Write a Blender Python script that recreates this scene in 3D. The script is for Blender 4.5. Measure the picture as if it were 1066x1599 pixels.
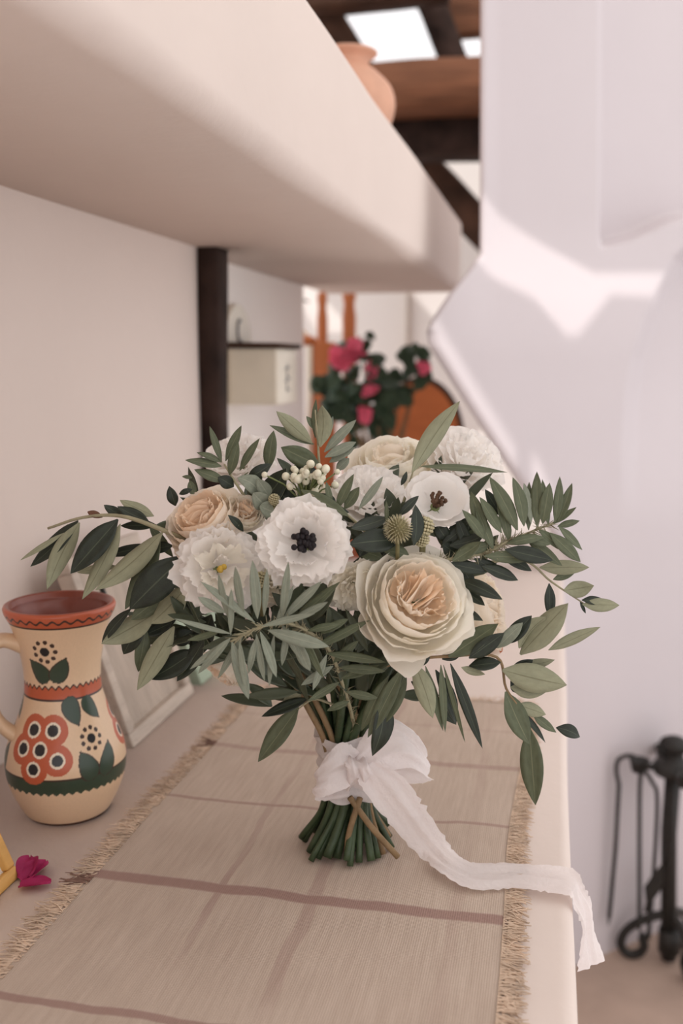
import bpy, math, random
from mathutils import Vector, Matrix, noise
import numpy as np
random.seed(7)
for o in list(bpy.data.objects): bpy.data.objects.remove(o)
scene = bpy.context.scene
COL = scene.collection

# ------------------------------------------------------------------ camera
W, H, FPX = 1066, 1599, 1555.0
ZL = 0.95                      # ledge top above the floor
EYE = ZL + 0.45
PITCH, YAW = math.radians(8.6), math.radians(12.1)
CAM = Vector((0, 0, EYE))
sp, cp, sy, cy = math.sin(PITCH), math.cos(PITCH), math.sin(YAW), math.cos(YAW)
FW = Vector((-sy*cp, cy*cp, -sp)); RT = Vector((cy, sy, 0)); UP = Vector((-sy*sp, cy*sp, cp))
cam_data = bpy.data.cameras.new('camera'); cam = bpy.data.objects.new('camera', cam_data); COL.objects.link(cam)
cam_data.sensor_fit = 'VERTICAL'; cam_data.sensor_height = 36.0; cam_data.sensor_width = 24.0
cam_data.lens = 36.0*FPX/H; cam_data.clip_start = 0.02; cam_data.clip_end = 100
cam.matrix_world = Matrix(((RT.x, UP.x, -FW.x, CAM.x), (RT.y, UP.y, -FW.y, CAM.y), (RT.z, UP.z, -FW.z, CAM.z), (0, 0, 0, 1)))
cam_data.dof.use_dof = True; cam_data.dof.focus_distance = 0.83; cam_data.dof.aperture_fstop = 4.0
scene.camera = cam

# ------------------------------------------------------------------ world, sun, exposure
world = bpy.data.worlds.new('world'); scene.world = world; world.use_nodes = True
bg = world.node_tree.nodes['Background']; bg.inputs[0].default_value = (1.0, 0.975, 0.985, 1); bg.inputs[1].default_value = 1.35
SUN = Vector((0.30, -0.55, 0.78)).normalized()
sl = bpy.data.lights.new('sun', 'SUN'); sl.energy = 2.2; sl.angle = math.radians(0.9); sl.color = (1, 0.96, 0.92)
so = bpy.data.objects.new('sun', sl); COL.objects.link(so); so.rotation_euler = SUN.to_track_quat('Z', 'Y').to_euler(); so.location = (1, -2, 6)
vs = scene.view_settings; vs.view_transform = 'Standard'; vs.look = 'None'; vs.gamma = 1.0; vs.use_curve_mapping = False; vs.exposure = -0.1

# ------------------------------------------------------------------ helpers: rays
def ray(u, v): return FW + RT*((u - W/2)/FPX) + UP*((H/2 - v)/FPX)
def at(u, v, D): return CAM + ray(u, v)*D
def on_z(u, v, z): d = ray(u, v); return CAM + d*((z - CAM.z)/d.z)
def on_y(u, v, y): d = ray(u, v); return CAM + d*((y - CAM.y)/d.y)
def on_x(u, v, x): d = ray(u, v); return CAM + d*((x - CAM.x)/d.x)
def proj(p):
    q = Vector(p) - CAM; D = q.dot(FW)
    return W/2 + FPX*q.dot(RT)/D, H/2 - FPX*q.dot(UP)/D, D
def z_at(x, y, v):             # height at which the vertical through (x,y) shows at row v
    lo, hi = -2.0, 5.0
    for _ in range(50):
        m = (lo+hi)/2
        if proj((x, y, m))[1] > v: lo = m
        else: hi = m
    return lo
def smooth(a, b, x):
    t = min(1, max(0, (x-a)/(b-a))) if a != b else float(x > a)
    return t*t*(3-2*t)
def lerp_table(tab, x):
    if x <= tab[0][0]: return tab[0][1]
    for (a, p), (b, q) in zip(tab, tab[1:]):
        if x <= b: return p + (q-p)*(x-a)/(b-a)
    return tab[-1][1]
def catmull(pts, n):
    pts = [Vector(p) for p in pts]; P = [pts[0]*2-pts[1]] + pts + [pts[-1]*2-pts[-2]]; out = []
    for i in range(1, len(P)-2):
        for k in range(n):
            t = k/n; a, b, c, d = P[i-1], P[i], P[i+1], P[i+2]
            out.append(0.5*((2*b) + (c-a)*t + (2*a-5*b+4*c-d)*t*t + (3*b-a-3*c+d)*t**3))
    out.append(pts[-1]); return out

# ------------------------------------------------------------------ helpers: materials
def srgb(r, g, b):
    f = lambda c: (c/255/12.92) if c/255 <= 0.04045 else ((c/255+0.055)/1.055)**2.4
    return (f(r), f(g), f(b), 1)
def new_mat(name):
    m = bpy.data.materials.new(name); m.use_nodes = True; nt = m.node_tree
    return m, nt, nt.nodes['Principled BSDF']
def mat(name, col, rough=0.6, var=0.12, scale=30, bump=0.0, bscale=60, spec=0.3, metal=0.0, stretch=(1, 1, 1), col2=None, trans=0.0, alpha=0.0, detail=4, coat=0.0):
    m, nt, b = new_mat(name); N, L = nt.nodes, nt.links
    tc = N.new('ShaderNodeTexCoord'); mp = N.new('ShaderNodeMapping'); mp.inputs['Scale'].default_value = stretch
    L.new(tc.outputs['Object'], mp.inputs[0])
    nz = N.new('ShaderNodeTexNoise'); nz.inputs['Scale'].default_value = scale; nz.inputs['Detail'].default_value = detail
    L.new(mp.outputs[0], nz.inputs[0])
    rp = N.new('ShaderNodeValToRGB')
    c2 = col2 or tuple(max(0, c*(1-2*var)) for c in col[:3])
    rp.color_ramp.elements[0].position = 0.3; rp.color_ramp.elements[1].position = 0.7
    rp.color_ramp.elements[0].color = (*c2[:3], 1); rp.color_ramp.elements[1].color = (*col[:3], 1)
    L.new(nz.outputs['Fac'], rp.inputs[0]); L.new(rp.outputs[0], b.inputs['Base Color'])
    b.inputs['Roughness'].default_value = rough; b.inputs['Specular IOR Level'].default_value = spec; b.inputs['Metallic'].default_value = metal
    if coat: b.inputs['Coat Weight'].default_value = coat; b.inputs['Coat Roughness'].default_value = 0.15
    if bump:
        n2 = N.new('ShaderNodeTexNoise'); n2.inputs['Scale'].default_value = bscale; n2.inputs['Detail'].default_value = 6
        L.new(mp.outputs[0], n2.inputs[0])
        bp = N.new('ShaderNodeBump'); bp.inputs['Strength'].default_value = bump; bp.inputs['Distance'].default_value = 0.01
        L.new(n2.outputs['Fac'], bp.inputs['Height']); L.new(bp.outputs[0], b.inputs['Normal'])
    out = N['Material Output']; last = b.outputs[0]
    if trans:
        t = N.new('ShaderNodeBsdfTranslucent'); L.new(rp.outputs[0], t.inputs[0])
        mx = N.new('ShaderNodeMixShader'); mx.inputs[0].default_value = trans
        L.new(last, mx.inputs[1]); L.new(t.outputs[0], mx.inputs[2]); last = mx.outputs[0]
    if alpha:
        t = N.new('ShaderNodeBsdfTransparent'); mx = N.new('ShaderNodeMixShader'); mx.inputs[0].default_value = alpha
        L.new(last, mx.inputs[1]); L.new(t.outputs[0], mx.inputs[2]); last = mx.outputs[0]
    L.new(last, out.inputs[0]); return m
def attr_mat(name, rough=0.35, coat=0.3, grain=0.06):
    m, nt, b = new_mat(name); N, L = nt.nodes, nt.links
    a = N.new('ShaderNodeVertexColor'); a.layer_name = 'paint'
    nz = N.new('ShaderNodeTexNoise'); nz.inputs['Scale'].default_value = 70; nz.inputs['Detail'].default_value = 5
    mr = N.new('ShaderNodeMapRange'); mr.inputs[3].default_value = 1-grain; mr.inputs[4].default_value = 1+grain
    mx = N.new('ShaderNodeVectorMath'); mx.operation = 'SCALE'
    L.new(nz.outputs['Fac'], mr.inputs[0]); L.new(a.outputs[0], mx.inputs[0]); L.new(mr.outputs[0], mx.inputs['Scale'])
    L.new(mx.outputs[0], b.inputs['Base Color']); b.inputs['Roughness'].default_value = rough
    b.inputs['Coat Weight'].default_value = coat; b.inputs['Coat Roughness'].default_value = 0.2
    return m

M = {}
M['plaster'] = mat('plaster', srgb(222, 207, 198), 0.9, 0.02, 3, 0.25, 18, spec=0.1)
M['plaster_brightened'] = mat('plaster_brightened', srgb(247, 240, 234), 0.9, 0.01, 3, 0.2, 18, spec=0.1)  # plaster with a lighter colour, standing in for light on the far walls
M['plaster_hood'] = mat('plaster_hood', srgb(209, 200, 202), 0.9, 0.015, 3, 0.18, 10, spec=0.1)
M['fill_diffuser'], nt_, b_ = new_mat('fill_diffuser')  # translucent sheet for the added overhead fill
_t = nt_.nodes.new('ShaderNodeBsdfTranslucent'); _t.inputs[0].default_value = (.9, .88, .86, 1); nt_.links.new(_t.outputs[0], nt_.nodes['Material Output'].inputs[0])
M['floor'] = mat('floor', srgb(182, 158, 143), 0.7, 0.12, 5, 0.2, 20, spec=0.25)
M['dark_wood'] = mat('dark_wood', srgb(84, 58, 44), 0.75, 0.3, 9, 0.6, 25, stretch=(1, 1, 1), spec=0.2)
M['black_wood'] = mat('black_wood', srgb(62, 46, 40), 0.8, 0.3, 14, 0.7, 30, spec=0.15)
M['beam_wood'] = mat('beam_wood', srgb(128, 84, 60), 0.75, 0.3, 7, 0.6, 22, stretch=(.35, 2, 3), spec=0.2)
M['red_wood'] = mat('red_wood', srgb(190, 110, 62), 0.5, 0.15, 8, 0.2, 20, stretch=(1, 1, .25))
M['chair_wood'] = mat('chair_wood', srgb(196, 112, 64), 0.5, 0.15, 8, 0.2, 20, stretch=(.4, 1, 2))
M['yellow_wood'] = mat('yellow_wood', srgb(224, 172, 98), 0.5, 0.12, 15, 0.2, 30, stretch=(3, .4, 3))
M['white_wood'] = mat('white_wood', srgb(205, 190, 176), 0.7, 0.12, 16, 0.35, 60, stretch=(3, .5, 3))
M['board_wood'] = mat('board_wood', srgb(196, 180, 165), 0.7, 0.13, 14, 0.35, 60, stretch=(2, 3, .4))
M['paper'] = mat('paper', srgb(225, 216, 205), 0.8, 0.05, 20)
M['mint'] = mat('mint', srgb(168, 182, 160), 0.6, 0.08, 20)
M['iron'] = mat('iron', srgb(46, 43, 40), 0.5, 0.2, 60, 0.3, 80, spec=0.35)
M['enamel'] = mat('enamel', srgb(226, 214, 194), 0.35, 0.04, 20, spec=0.5)
M['ink'] = mat('ink', srgb(104, 104, 112), 0.5, 0.1, 40)
M['terracotta'] = mat('terracotta', srgb(222, 172, 146), 0.7, 0.08, 20, 0.1)
M['pot_clay'] = mat('pot_clay', srgb(176, 102, 70), 0.7, 0.1, 20, 0.1)
M['leaf_top'] = mat('leaf_top', srgb(42, 50, 37), 0.42, 0.2, 6, 0.15, 40, spec=0.4)
M['leaf_under'] = mat('leaf_under', srgb(150, 150, 124), 0.65, 0.08, 8, 0.1, 60, spec=0.2)
M['leaf_mid'] = mat('leaf_mid', srgb(96, 102, 78), 0.5, 0.12, 7, 0.1, 50, spec=0.3)
M['leaf_silver'] = mat('leaf_silver', srgb(136, 141, 124), 0.6, 0.1, 8, 0.1, 60, spec=0.25)
M['leaf_green'] = mat('leaf_green', srgb(58, 82, 58), 0.45, 0.2, 20, 0.1, spec=0.4)
M['leaf_brown'] = mat('leaf_brown', srgb(120, 84, 66), 0.6, 0.2, 20)
M['bark'] = mat('bark', srgb(150, 124, 92), 0.75, 0.18, 60, 0.4, 90)
M['twig'] = mat('twig', srgb(168, 160, 130), 0.65, 0.15, 60, 0.3, 90)
M['stem'] = mat('stem', srgb(66, 82, 54), 0.45, 0.25, 40, 0.2, 80, spec=0.4)
M['petal_white'] = mat('petal_white', srgb(254, 250, 246), 0.75, 0.01, 10, 0.12, 40, spec=0.12, trans=0.48)
M['petal_cream'] = mat('petal_cream', srgb(254, 249, 238), 0.75, 0.01, 8, 0.12, 40, spec=0.12, trans=0.48)
M['petal_blush'] = mat('petal_blush', srgb(254, 244, 230), 0.75, 0.02, 8, 0.12, 40, spec=0.12, trans=0.48)
M['petal_peach'] = mat('petal_peach', srgb(254, 230, 204), 0.75, 0.03, 8, 0.12, 40, spec=0.12, trans=0.25)
M['petal_rust'] = mat('petal_rust', srgb(206, 118, 74), 0.7, 0.2, 20, trans=0.15)
M['sepal'] = mat('sepal', srgb(120, 130, 84), 0.6, 0.15, 20)
M['stamen_black'] = mat('stamen_black', srgb(34, 28, 30), 0.7, 0.2, 60)
M['stamen_brown'] = mat('stamen_brown', srgb(98, 70, 50), 0.7, 0.3, 80)
M['stigma'] = mat('stigma', srgb(202, 166, 70), 0.6, 0.15, 60)
M['berry'] = mat('berry', srgb(228, 222, 198), 0.5, 0.06, 60, spec=0.3)
M['thistle'] = mat('thistle', srgb(196, 186, 150), 0.7, 0.15, 90)
M['thistle_core'] = mat('thistle_core', srgb(120, 112, 76), 0.7, 0.2, 90)
M['ribbon'] = mat('ribbon', srgb(250, 242, 240), 0.85, 0.02, 30, 0.25, 260, spec=0.05, trans=0.35, alpha=0.08)
M['magenta'] = mat('magenta', srgb(176, 44, 98), 0.6, 0.15, 40, 0.2, 90, trans=0.2)
M['pink'] = mat('pink', srgb(252, 116, 146), 0.6, 0.12, 20, trans=0.2)
M['fringe'] = mat('fringe', srgb(228, 202, 178), 0.9, 0.15, 60)
M['fringe_dark'] = mat('fringe_dark', srgb(150, 118, 104), 0.9, 0.15, 60)

def add_rib(m, col, hw=.07, amt=.6):
    nt = m.node_tree; N, L = nt.nodes, nt.links; b = N['Principled BSDF']; src = b.inputs['Base Color'].links[0].from_socket
    a = N.new('ShaderNodeAttribute'); a.attribute_name = 'cross'; ab = N.new('ShaderNodeMath'); ab.operation = 'ABSOLUTE'; L.new(a.outputs['Fac'], ab.inputs[0])
    mr = N.new('ShaderNodeMapRange'); mr.inputs[1].default_value = hw; mr.inputs[2].default_value = hw*.4; mr.inputs[3].default_value = 0; mr.inputs[4].default_value = amt; L.new(ab.outputs[0], mr.inputs[0])
    mx = N.new('ShaderNodeMix'); mx.data_type = 'RGBA'; L.new(mr.outputs[0], mx.inputs[0]); L.new(src, mx.inputs[6]); mx.inputs[7].default_value = col; L.new(mx.outputs[2], b.inputs['Base Color'])
add_rib(M['leaf_under'], srgb(104, 100, 76)); add_rib(M['leaf_top'], srgb(92, 100, 78), .06, .5); add_rib(M['leaf_mid'], srgb(140, 142, 112), .06, .45); add_rib(M['leaf_silver'], srgb(168, 170, 150), .08, .45)

# ------------------------------------------------------------------ helpers: objects
def link(o, parent=None):
    COL.objects.link(o)
    if parent is not None: o.parent = parent
    return o
def mesh_data(name, verts, faces, mats, smooth_=True, midx=None):
    me = bpy.data.meshes.new(name); me.from_pydata([tuple(v) for v in verts], [], faces)
    for m in (mats if isinstance(mats, (list, tuple)) else [mats]): me.materials.append(M[m] if isinstance(m, str) else m)
    if smooth_: me.polygons.foreach_set('use_smooth', [True]*len(me.polygons))
    if midx: me.polygons.foreach_set('material_index', midx)
    me.update(); return me
def obj(name, vf, m, parent=None, smooth_=True, midx=None):
    return link(bpy.data.objects.new(name, mesh_data(name, vf[0], vf[1], m, smooth_, midx)), parent)
def tag(o, label=None, cat=None, group=None, kind=None):
    if label: o['label'] = label
    if cat: o['category'] = cat
    if group: o['group'] = group
    if kind: o['kind'] = kind
    return o
def thing(name, loc, label, cat, group=None):
    e = bpy.data.objects.new(name, None); e.empty_display_size = 0.05; COL.objects.link(e); e.location = loc
    return tag(e, label, cat, group)
def struct(o): o['kind'] = 'structure'; return o
def rel(vf, e): return ([Vector(v) - e.location for v in vf[0]], vf[1])
def join(*vfs):
    V, F = [], []
    for v, f in vfs:
        n = len(V); V += [Vector(p) for p in v]; F += [[i+n for i in q] for q in f]
    return V, F
def boxv(x0, x1, y0, y1, z0, z1, bev=0.0):
    if bev <= 0:
        V = [(x, y, z) for x in (x0, x1) for y in (y0, y1) for z in (z0, z1)]
        return [Vector(v) for v in V], [[0, 1, 3, 2], [4, 6, 7, 5], [0, 4, 5, 1], [2, 3, 7, 6], [0, 2, 6, 4], [1, 5, 7, 3]]
    import bmesh
    bm = bmesh.new(); bmesh.ops.create_cube(bm, size=1)
    for v in bm.verts: v.co = Vector(((x0+x1)/2 + v.co.x*(x1-x0), (y0+y1)/2 + v.co.y*(y1-y0), (z0+z1)/2 + v.co.z*(z1-z0)))
    bmesh.ops.bevel(bm, geom=bm.edges[:], offset=bev, segments=3, affect='EDGES', profile=0.5)
    bm.verts.index_update(); V = [v.co.copy() for v in bm.verts]; F = [[v.index for v in f.verts] for f in bm.faces]; bm.free(); return V, F
def beamv(a, b, w, h, up=Vector((0, 0, 1)), seg=10, rough=0.0, seed=0):
    """a sawn timber from a to b, w across, h along up, with slightly uneven faces"""
    a, b = Vector(a), Vector(b); d = (b-a).normalized(); s = d.cross(up).normalized(); n = s.cross(d).normalized()
    V, F = [], []; prof = [(-1, -.8), (-.8, -1), (.8, -1), (1, -.8), (1, .8), (.8, 1), (-.8, 1), (-1, .8)]; K = len(prof)
    for i in range(seg+1):
        c = a.lerp(b, i/seg)
        for k, (p, q) in enumerate(prof):
            j = noise.noise((c*3.1) + Vector((k//2*3.7, seed, 0)))*rough
            V.append(c + s*(p*w/2*(1+j)) + n*(q*h/2*(1+j)))
    for i in range(seg):
        for k in range(K): F.append([i*K+k, i*K+(k+1) % K, (i+1)*K+(k+1) % K, (i+1)*K+k])
    F.append(list(range(K))[::-1]); F.append([seg*K+k for k in range(K)]); return V, F
def tubev(pts, rad, n=8, cap=True):
    pts = [Vector(p) for p in pts]; R = rad if isinstance(rad, (list, tuple)) else [rad]*len(pts)
    V, F = [], []; t0 = (pts[1]-pts[0]).normalized(); a = t0.orthogonal().normalized()
    for i, p in enumerate(pts):
        t = (pts[min(i+1, len(pts)-1)] - pts[max(i-1, 0)]).normalized()
        a = (a - t*a.dot(t)); a = a.normalized() if a.length > 1e-6 else t.orthogonal().normalized(); b = t.cross(a)
        for k in range(n):
            an = 2*math.pi*k/n; V.append(p + (a*math.cos(an)+b*math.sin(an))*R[i])
    for i in range(len(pts)-1):
        for k in range(n): F.append([i*n+k, i*n+(k+1) % n, (i+1)*n+(k+1) % n, (i+1)*n+k])
    if cap: F.append(list(range(n))[::-1]); F.append([(len(pts)-1)*n+k for k in range(n)])
    return V, F
def lathev(prof, n=48, c=Vector((0, 0, 0)), closed=False):
    V, F = [], []
    for r, z in prof:
        for k in range(n):
            a = 2*math.pi*k/n; V.append(c + Vector((r*math.cos(a), r*math.sin(a), z)))
    for i in range(len(prof)-1):
        for k in range(n): F.append([i*n+k, i*n+(k+1) % n, (i+1)*n+(k+1) % n, (i+1)*n+k])
    return V, F
def ballv(c, r, seg=10, rings=7, sc=(1, 1, 1)):
    V, F = [], []
    for i in range(rings+1):
        th = math.pi*i/rings
        for k in range(seg):
            a = 2*math.pi*k/seg
            V.append(Vector(c) + Vector((r*sc[0]*math.sin(th)*math.cos(a), r*sc[1]*math.sin(th)*math.sin(a), r*sc[2]*math.cos(th))))
    for i in range(rings):
        for k in range(seg): F.append([i*seg+k, (i+1)*seg+k, (i+1)*seg+(k+1) % seg, i*seg+(k+1) % seg])
    return V, F
def gridv(fn, nu, nv):
    V = [fn(i/nu, j/nv) for j in range(nv+1) for i in range(nu+1)]
    F = [[j*(nu+1)+i, j*(nu+1)+i+1, (j+1)*(nu+1)+i+1, (j+1)*(nu+1)+i] for j in range(nv) for i in range(nu)]
    return V, F

# ================================================================== THE SETTING
XW = -0.60        # left wall plane
XS = -0.268       # front of the upper masonry shelf
ZU = EYE + 0.19   # underside of the upper shelf
ZT = EYE + 0.385  # its top
struct(obj('floor', boxv(-3.5, 1.25, -0.9, 6, -0.12, 0), 'floor', smooth_=False))
struct(obj('wall_left', boxv(XW-0.25, XW, -1.6, 1.66, 0, 2.75), 'plaster', smooth_=False))
struct(obj('wall_recess', boxv(XW-0.30, XW-0.035, 1.66, 2.5, 0, 2.75), 'plaster_brightened', smooth_=False))
struct(obj('wall_back', boxv(-3.4, 0.1, 4.6, 4.75, 0, 2.60), 'plaster_brightened', smooth_=False))

# masonry shelf above: soft hand-plastered edges
def slab(x0, x1, y0, y1, z0, z1, r, ny=60, wob=0.004):
    prof = [(x0, z1)]
    for k in range(7): a = math.pi/2*k/6; prof.append((x1-r+r*math.sin(a), z1-r+r*math.cos(a)))
    for k in range(7): a = math.pi/2*k/6; prof.append((x1-r+r*math.cos(a), z0+r-r*math.sin(a)))
    prof.append((x0, z0)); K = len(prof); V, F = [], []
    for j in range(ny+1):
        y = y0+(y1-y0)*j/ny
        for k, (x, z) in enumerate(prof):
            p = Vector((x, y, z)); w = noise.noise(Vector((k*0.15, y*2.3, z)))*wob if 0 < k < K-1 else 0
            V.append(p + Vector((w, 0, w*0.8)))
    for j in range(ny):
        for k in range(K-1): F.append([j*K+k, j*K+k+1, (j+1)*K+k+1, (j+1)*K+k])
        F.append([j*K+K-1, j*K, (j+1)*K, (j+1)*K+K-1])
    F.append(list(range(K))[::-1]); F.append([ny*K+k for k in range(K)])
    return V, F
struct(obj('wall_upper_shelf', slab(XW-0.04, XS, -1.2, 2.82, ZU, ZT, 0.022), 'plaster'))
XL = 0.027
struct(obj('wall_ledge', slab(XW, XL, -0.8, 2.215, 0.0, ZL, 0.012, wob=0.003), 'plaster'))
# dark timber door post where the wall ends
struct(obj('trim_1', beamv((XW+0.018, 1.665, ZL), (XW+0.018, 1.665, ZU+0.02), 0.036, 0.06, up=Vector((0, 1, 0)), seg=24, rough=0.35), 'black_wood'))

# fireplace breast: flue above, flared shoulder, tapering corbel below
UL = [(-80, 747), (395, 746), (430, 722), (460, 698), (500, 671), (518, 664), (540, 668), (640, 731), (745, 800), (885, 893), (900, 850), (1700, 850)]
UC = [(340, 1170), (372, 1100), (400, 1066), (450, 1040), (500, 1018), (560, 998), (620, 988), (690, 983), (800, 980)]
def hood_plane(u, v):
    d = ray(u, v); return CAM + d*(2.14/(d.y - 0.9*d.x))
def hood_pt(u, v):
    p = hood_plane(u, v)
    shoulder = 372 - (u-938)*0.2 - 20*math.exp(-((u-1066)/60)**2)
    rec = 0.0
    if u > 900:
        up = 1 - smooth(shoulder-14, shoulder+16, v)
        rec = max(rec, 0.13*smooth(934, 946, u)*up)
    low = 1 - smooth(520, 830, v)
    uc = lerp_table(UC, v)
    rec = max(rec, 0.13*smooth(uc-16, uc+16, u)*low*smooth(330, 372, v))
    ul = lerp_table(UL, v); e = max(0, 1-(u-ul)/(24 if 515 < v < 900 else 12))
    rec += 0.018*e*e
    flare = 0.05*(1-smooth(330, 560, v))*smooth(700, 780, u)     # the flue sits a little behind the shoulder
    p.y += rec + flare
    p.z = max(p.z, -0.02); return p
def hood():
    nu, vs_ = 150, [-80+5*i for i in range(340)]
    V, F = [], []
    for v in vs_:
        ul = lerp_table(UL, v)
        row = [hood_pt(ul, v) + Vector((0.1, 0.3, 0))]
        for i in range(nu+1):
            s = i/nu; u = ul + (1080-ul)*s/0.87 if s <= 0.87 else 1080 + (s-0.87)/0.13*900
            row.append(hood_pt(u, v))
        V += row
    K = nu+2
    for j in range(len(vs_)-1):
        for i in range(K-1): F.append([j*K+i, (j+1)*K+i, (j+1)*K+i+1, j*K+i+1])
    return V, F
struct(obj('wall_fireplace', hood(), 'plaster_hood'))

# roof over the near room, with unseen openings shaped to throw the sun patches on the hood
ZR = 2.62
def to_roof(u, v):
    p = hood_plane(u, v); return p + SUN*((ZR - p.z)/SUN.z)
HOLES = [[(749, 256), (840, 330), (938, 402), (1062, 402), (1030, 450), (960, 445), (905, 520), (885, 522), (840, 452), (760, 398), (749, 380)],
         [(645, 495), (684, 503), (735, 588), (806, 702), (800, 775), (645, 540)],
         [(828, 712), (842, 722), (872, 800), (838, 800)]]
from mathutils.geometry import delaunay_2d_cdt
pts2, loops = [], []
def loop(pts):
    n = len(pts2); pts2.extend(Vector((p[0], p[1])) for p in pts); loops.append(list(range(n, len(pts2))))
loop([(-0.9, -1.9), (2.3, -1.9), (2.3, 3.15), (-0.9, 3.15)])
for h in HOLES: loop([to_roof(u, v) for u, v in h])
DIFFUSER = (-0.35, 2.28, -1.7, 3.13)         # extent of the unseen translucent roof panel added for overhead light
nh = len(loops)
loop([(DIFFUSER[0], DIFFUSER[2]), (DIFFUSER[1], DIFFUSER[2]), (DIFFUSER[1], DIFFUSER[3]), (DIFFUSER[0], DIFFUSER[3])])
v2, _, f2, *_r = delaunay_2d_cdt(pts2, [(l[i], l[(i+1) % len(l)]) for l in loops for i in range(len(l))], [], 0, 1e-6)
import bmesh
def inside(c, poly):
    r = False
    for i in range(len(poly)):
        a, b_ = poly[i], poly[i-1]
        if (a.y > c.y) != (b_.y > c.y) and c.x < (b_.x-a.x)*(c.y-a.y)/(b_.y-a.y)+a.x: r = not r
    return r
def roof_part(name, m, keep, thick):
    bm = bmesh.new(); bv = [bm.verts.new((p.x, p.y, ZR)) for p in v2]
    for f in f2:
        c = (v2[f[0]]+v2[f[1]]+v2[f[2]])/3
        if any(inside(c, [pts2[i] for i in l]) for l in loops[1:nh]): continue
        if keep == inside(c, [pts2[i] for i in loops[nh]]): bm.faces.new([bv[i] for i in f])
    if thick:
        ex = bmesh.ops.extrude_face_region(bm, geom=bm.faces[:])
        for g in ex['geom']:
            if isinstance(g, bmesh.types.BMVert): g.co.z += thick
    bmesh.ops.delete(bm, geom=[v for v in bm.verts if not v.link_faces], context='VERTS')
    bmesh.ops.recalc_face_normals(bm, faces=bm.faces[:])
    me = bpy.data.meshes.new(name); bm.to_mesh(me); bm.free(); me.materials.append(M[m])
    return struct(link(bpy.data.objects.new(name, me)))
roof_part('ceiling', 'plaster', False, .05)
roof_part('added_roof_diffuser_1', 'fill_diffuser', True, 0)  # unseen sheet added to spread soft light from above
for i in range(4): struct(obj('trim_3', boxv(DIFFUSER[0]-.02, DIFFUSER[1], -1.2+i*1.0, -1.14+i*1.0, ZR-.12 if i < 2 else ZR+.02, ZR+.06), 'dark_wood'))

# timbers of the far roof
def pxbeam(name, a, b, th_px, y, m, dep=0.16, label='', y2=None, rough=0.12, seed=0):
    pa, pb = on_y(a[0], a[1], y), on_y(b[0], b[1], y2 or y); d = (pa - CAM).dot(FW)
    w = th_px*d/FPX; dirv = (pb-pa).normalized()
    vf = beamv(pa, pb, dep, w, up=Vector((0, -1, 0)).cross(dirv), seg=24, rough=rough, seed=seed)
    o = obj(name, vf, m); return tag(o, label, 'roof beam', 'roof timbers')
pxbeam('roof_beam', (440, 152), (900, 128), 70, 3.75, 'beam_wood', 0.2, 'thick brown roof beam running level under the skylight opening')
pxbeam('roof_beam', (470, 215), (900, 212), 66, 3.95, 'black_wood', 0.2, 'nearly black roof beam directly under the thick brown beam', seed=3)
pxbeam('roof_brace', (560, 158), (830, 440), 52, 4.2, 'dark_wood', 0.14, 'dark slanting timber brace against white wall beyond masonry shelf', seed=5)
pxbeam('roof_rafter', (640, -80), (722, 130), 44, 3.9, 'black_wood', 0.12, 'dark sloping rafter between the large and small skylight openings', seed=7)
pxbeam('roof_rafter', (452, -60), (590, 160), 52, 3.85, 'dark_wood', 0.12, 'dark sloping rafter just behind the top of the clay jar', seed=9)
pxbeam('roof_beam', (420, 8), (700, -18), 36, 3.7, 'dark_wood', 0.12, 'brown cross beam along the top of the large skylight opening', seed=11)
pxbeam('roof_plank', (690, 28), (900, 10), 62, 4.0, 'beam_wood', 0.05, 'lighter brown roof plank above the small skylight opening', seed=13)

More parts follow.
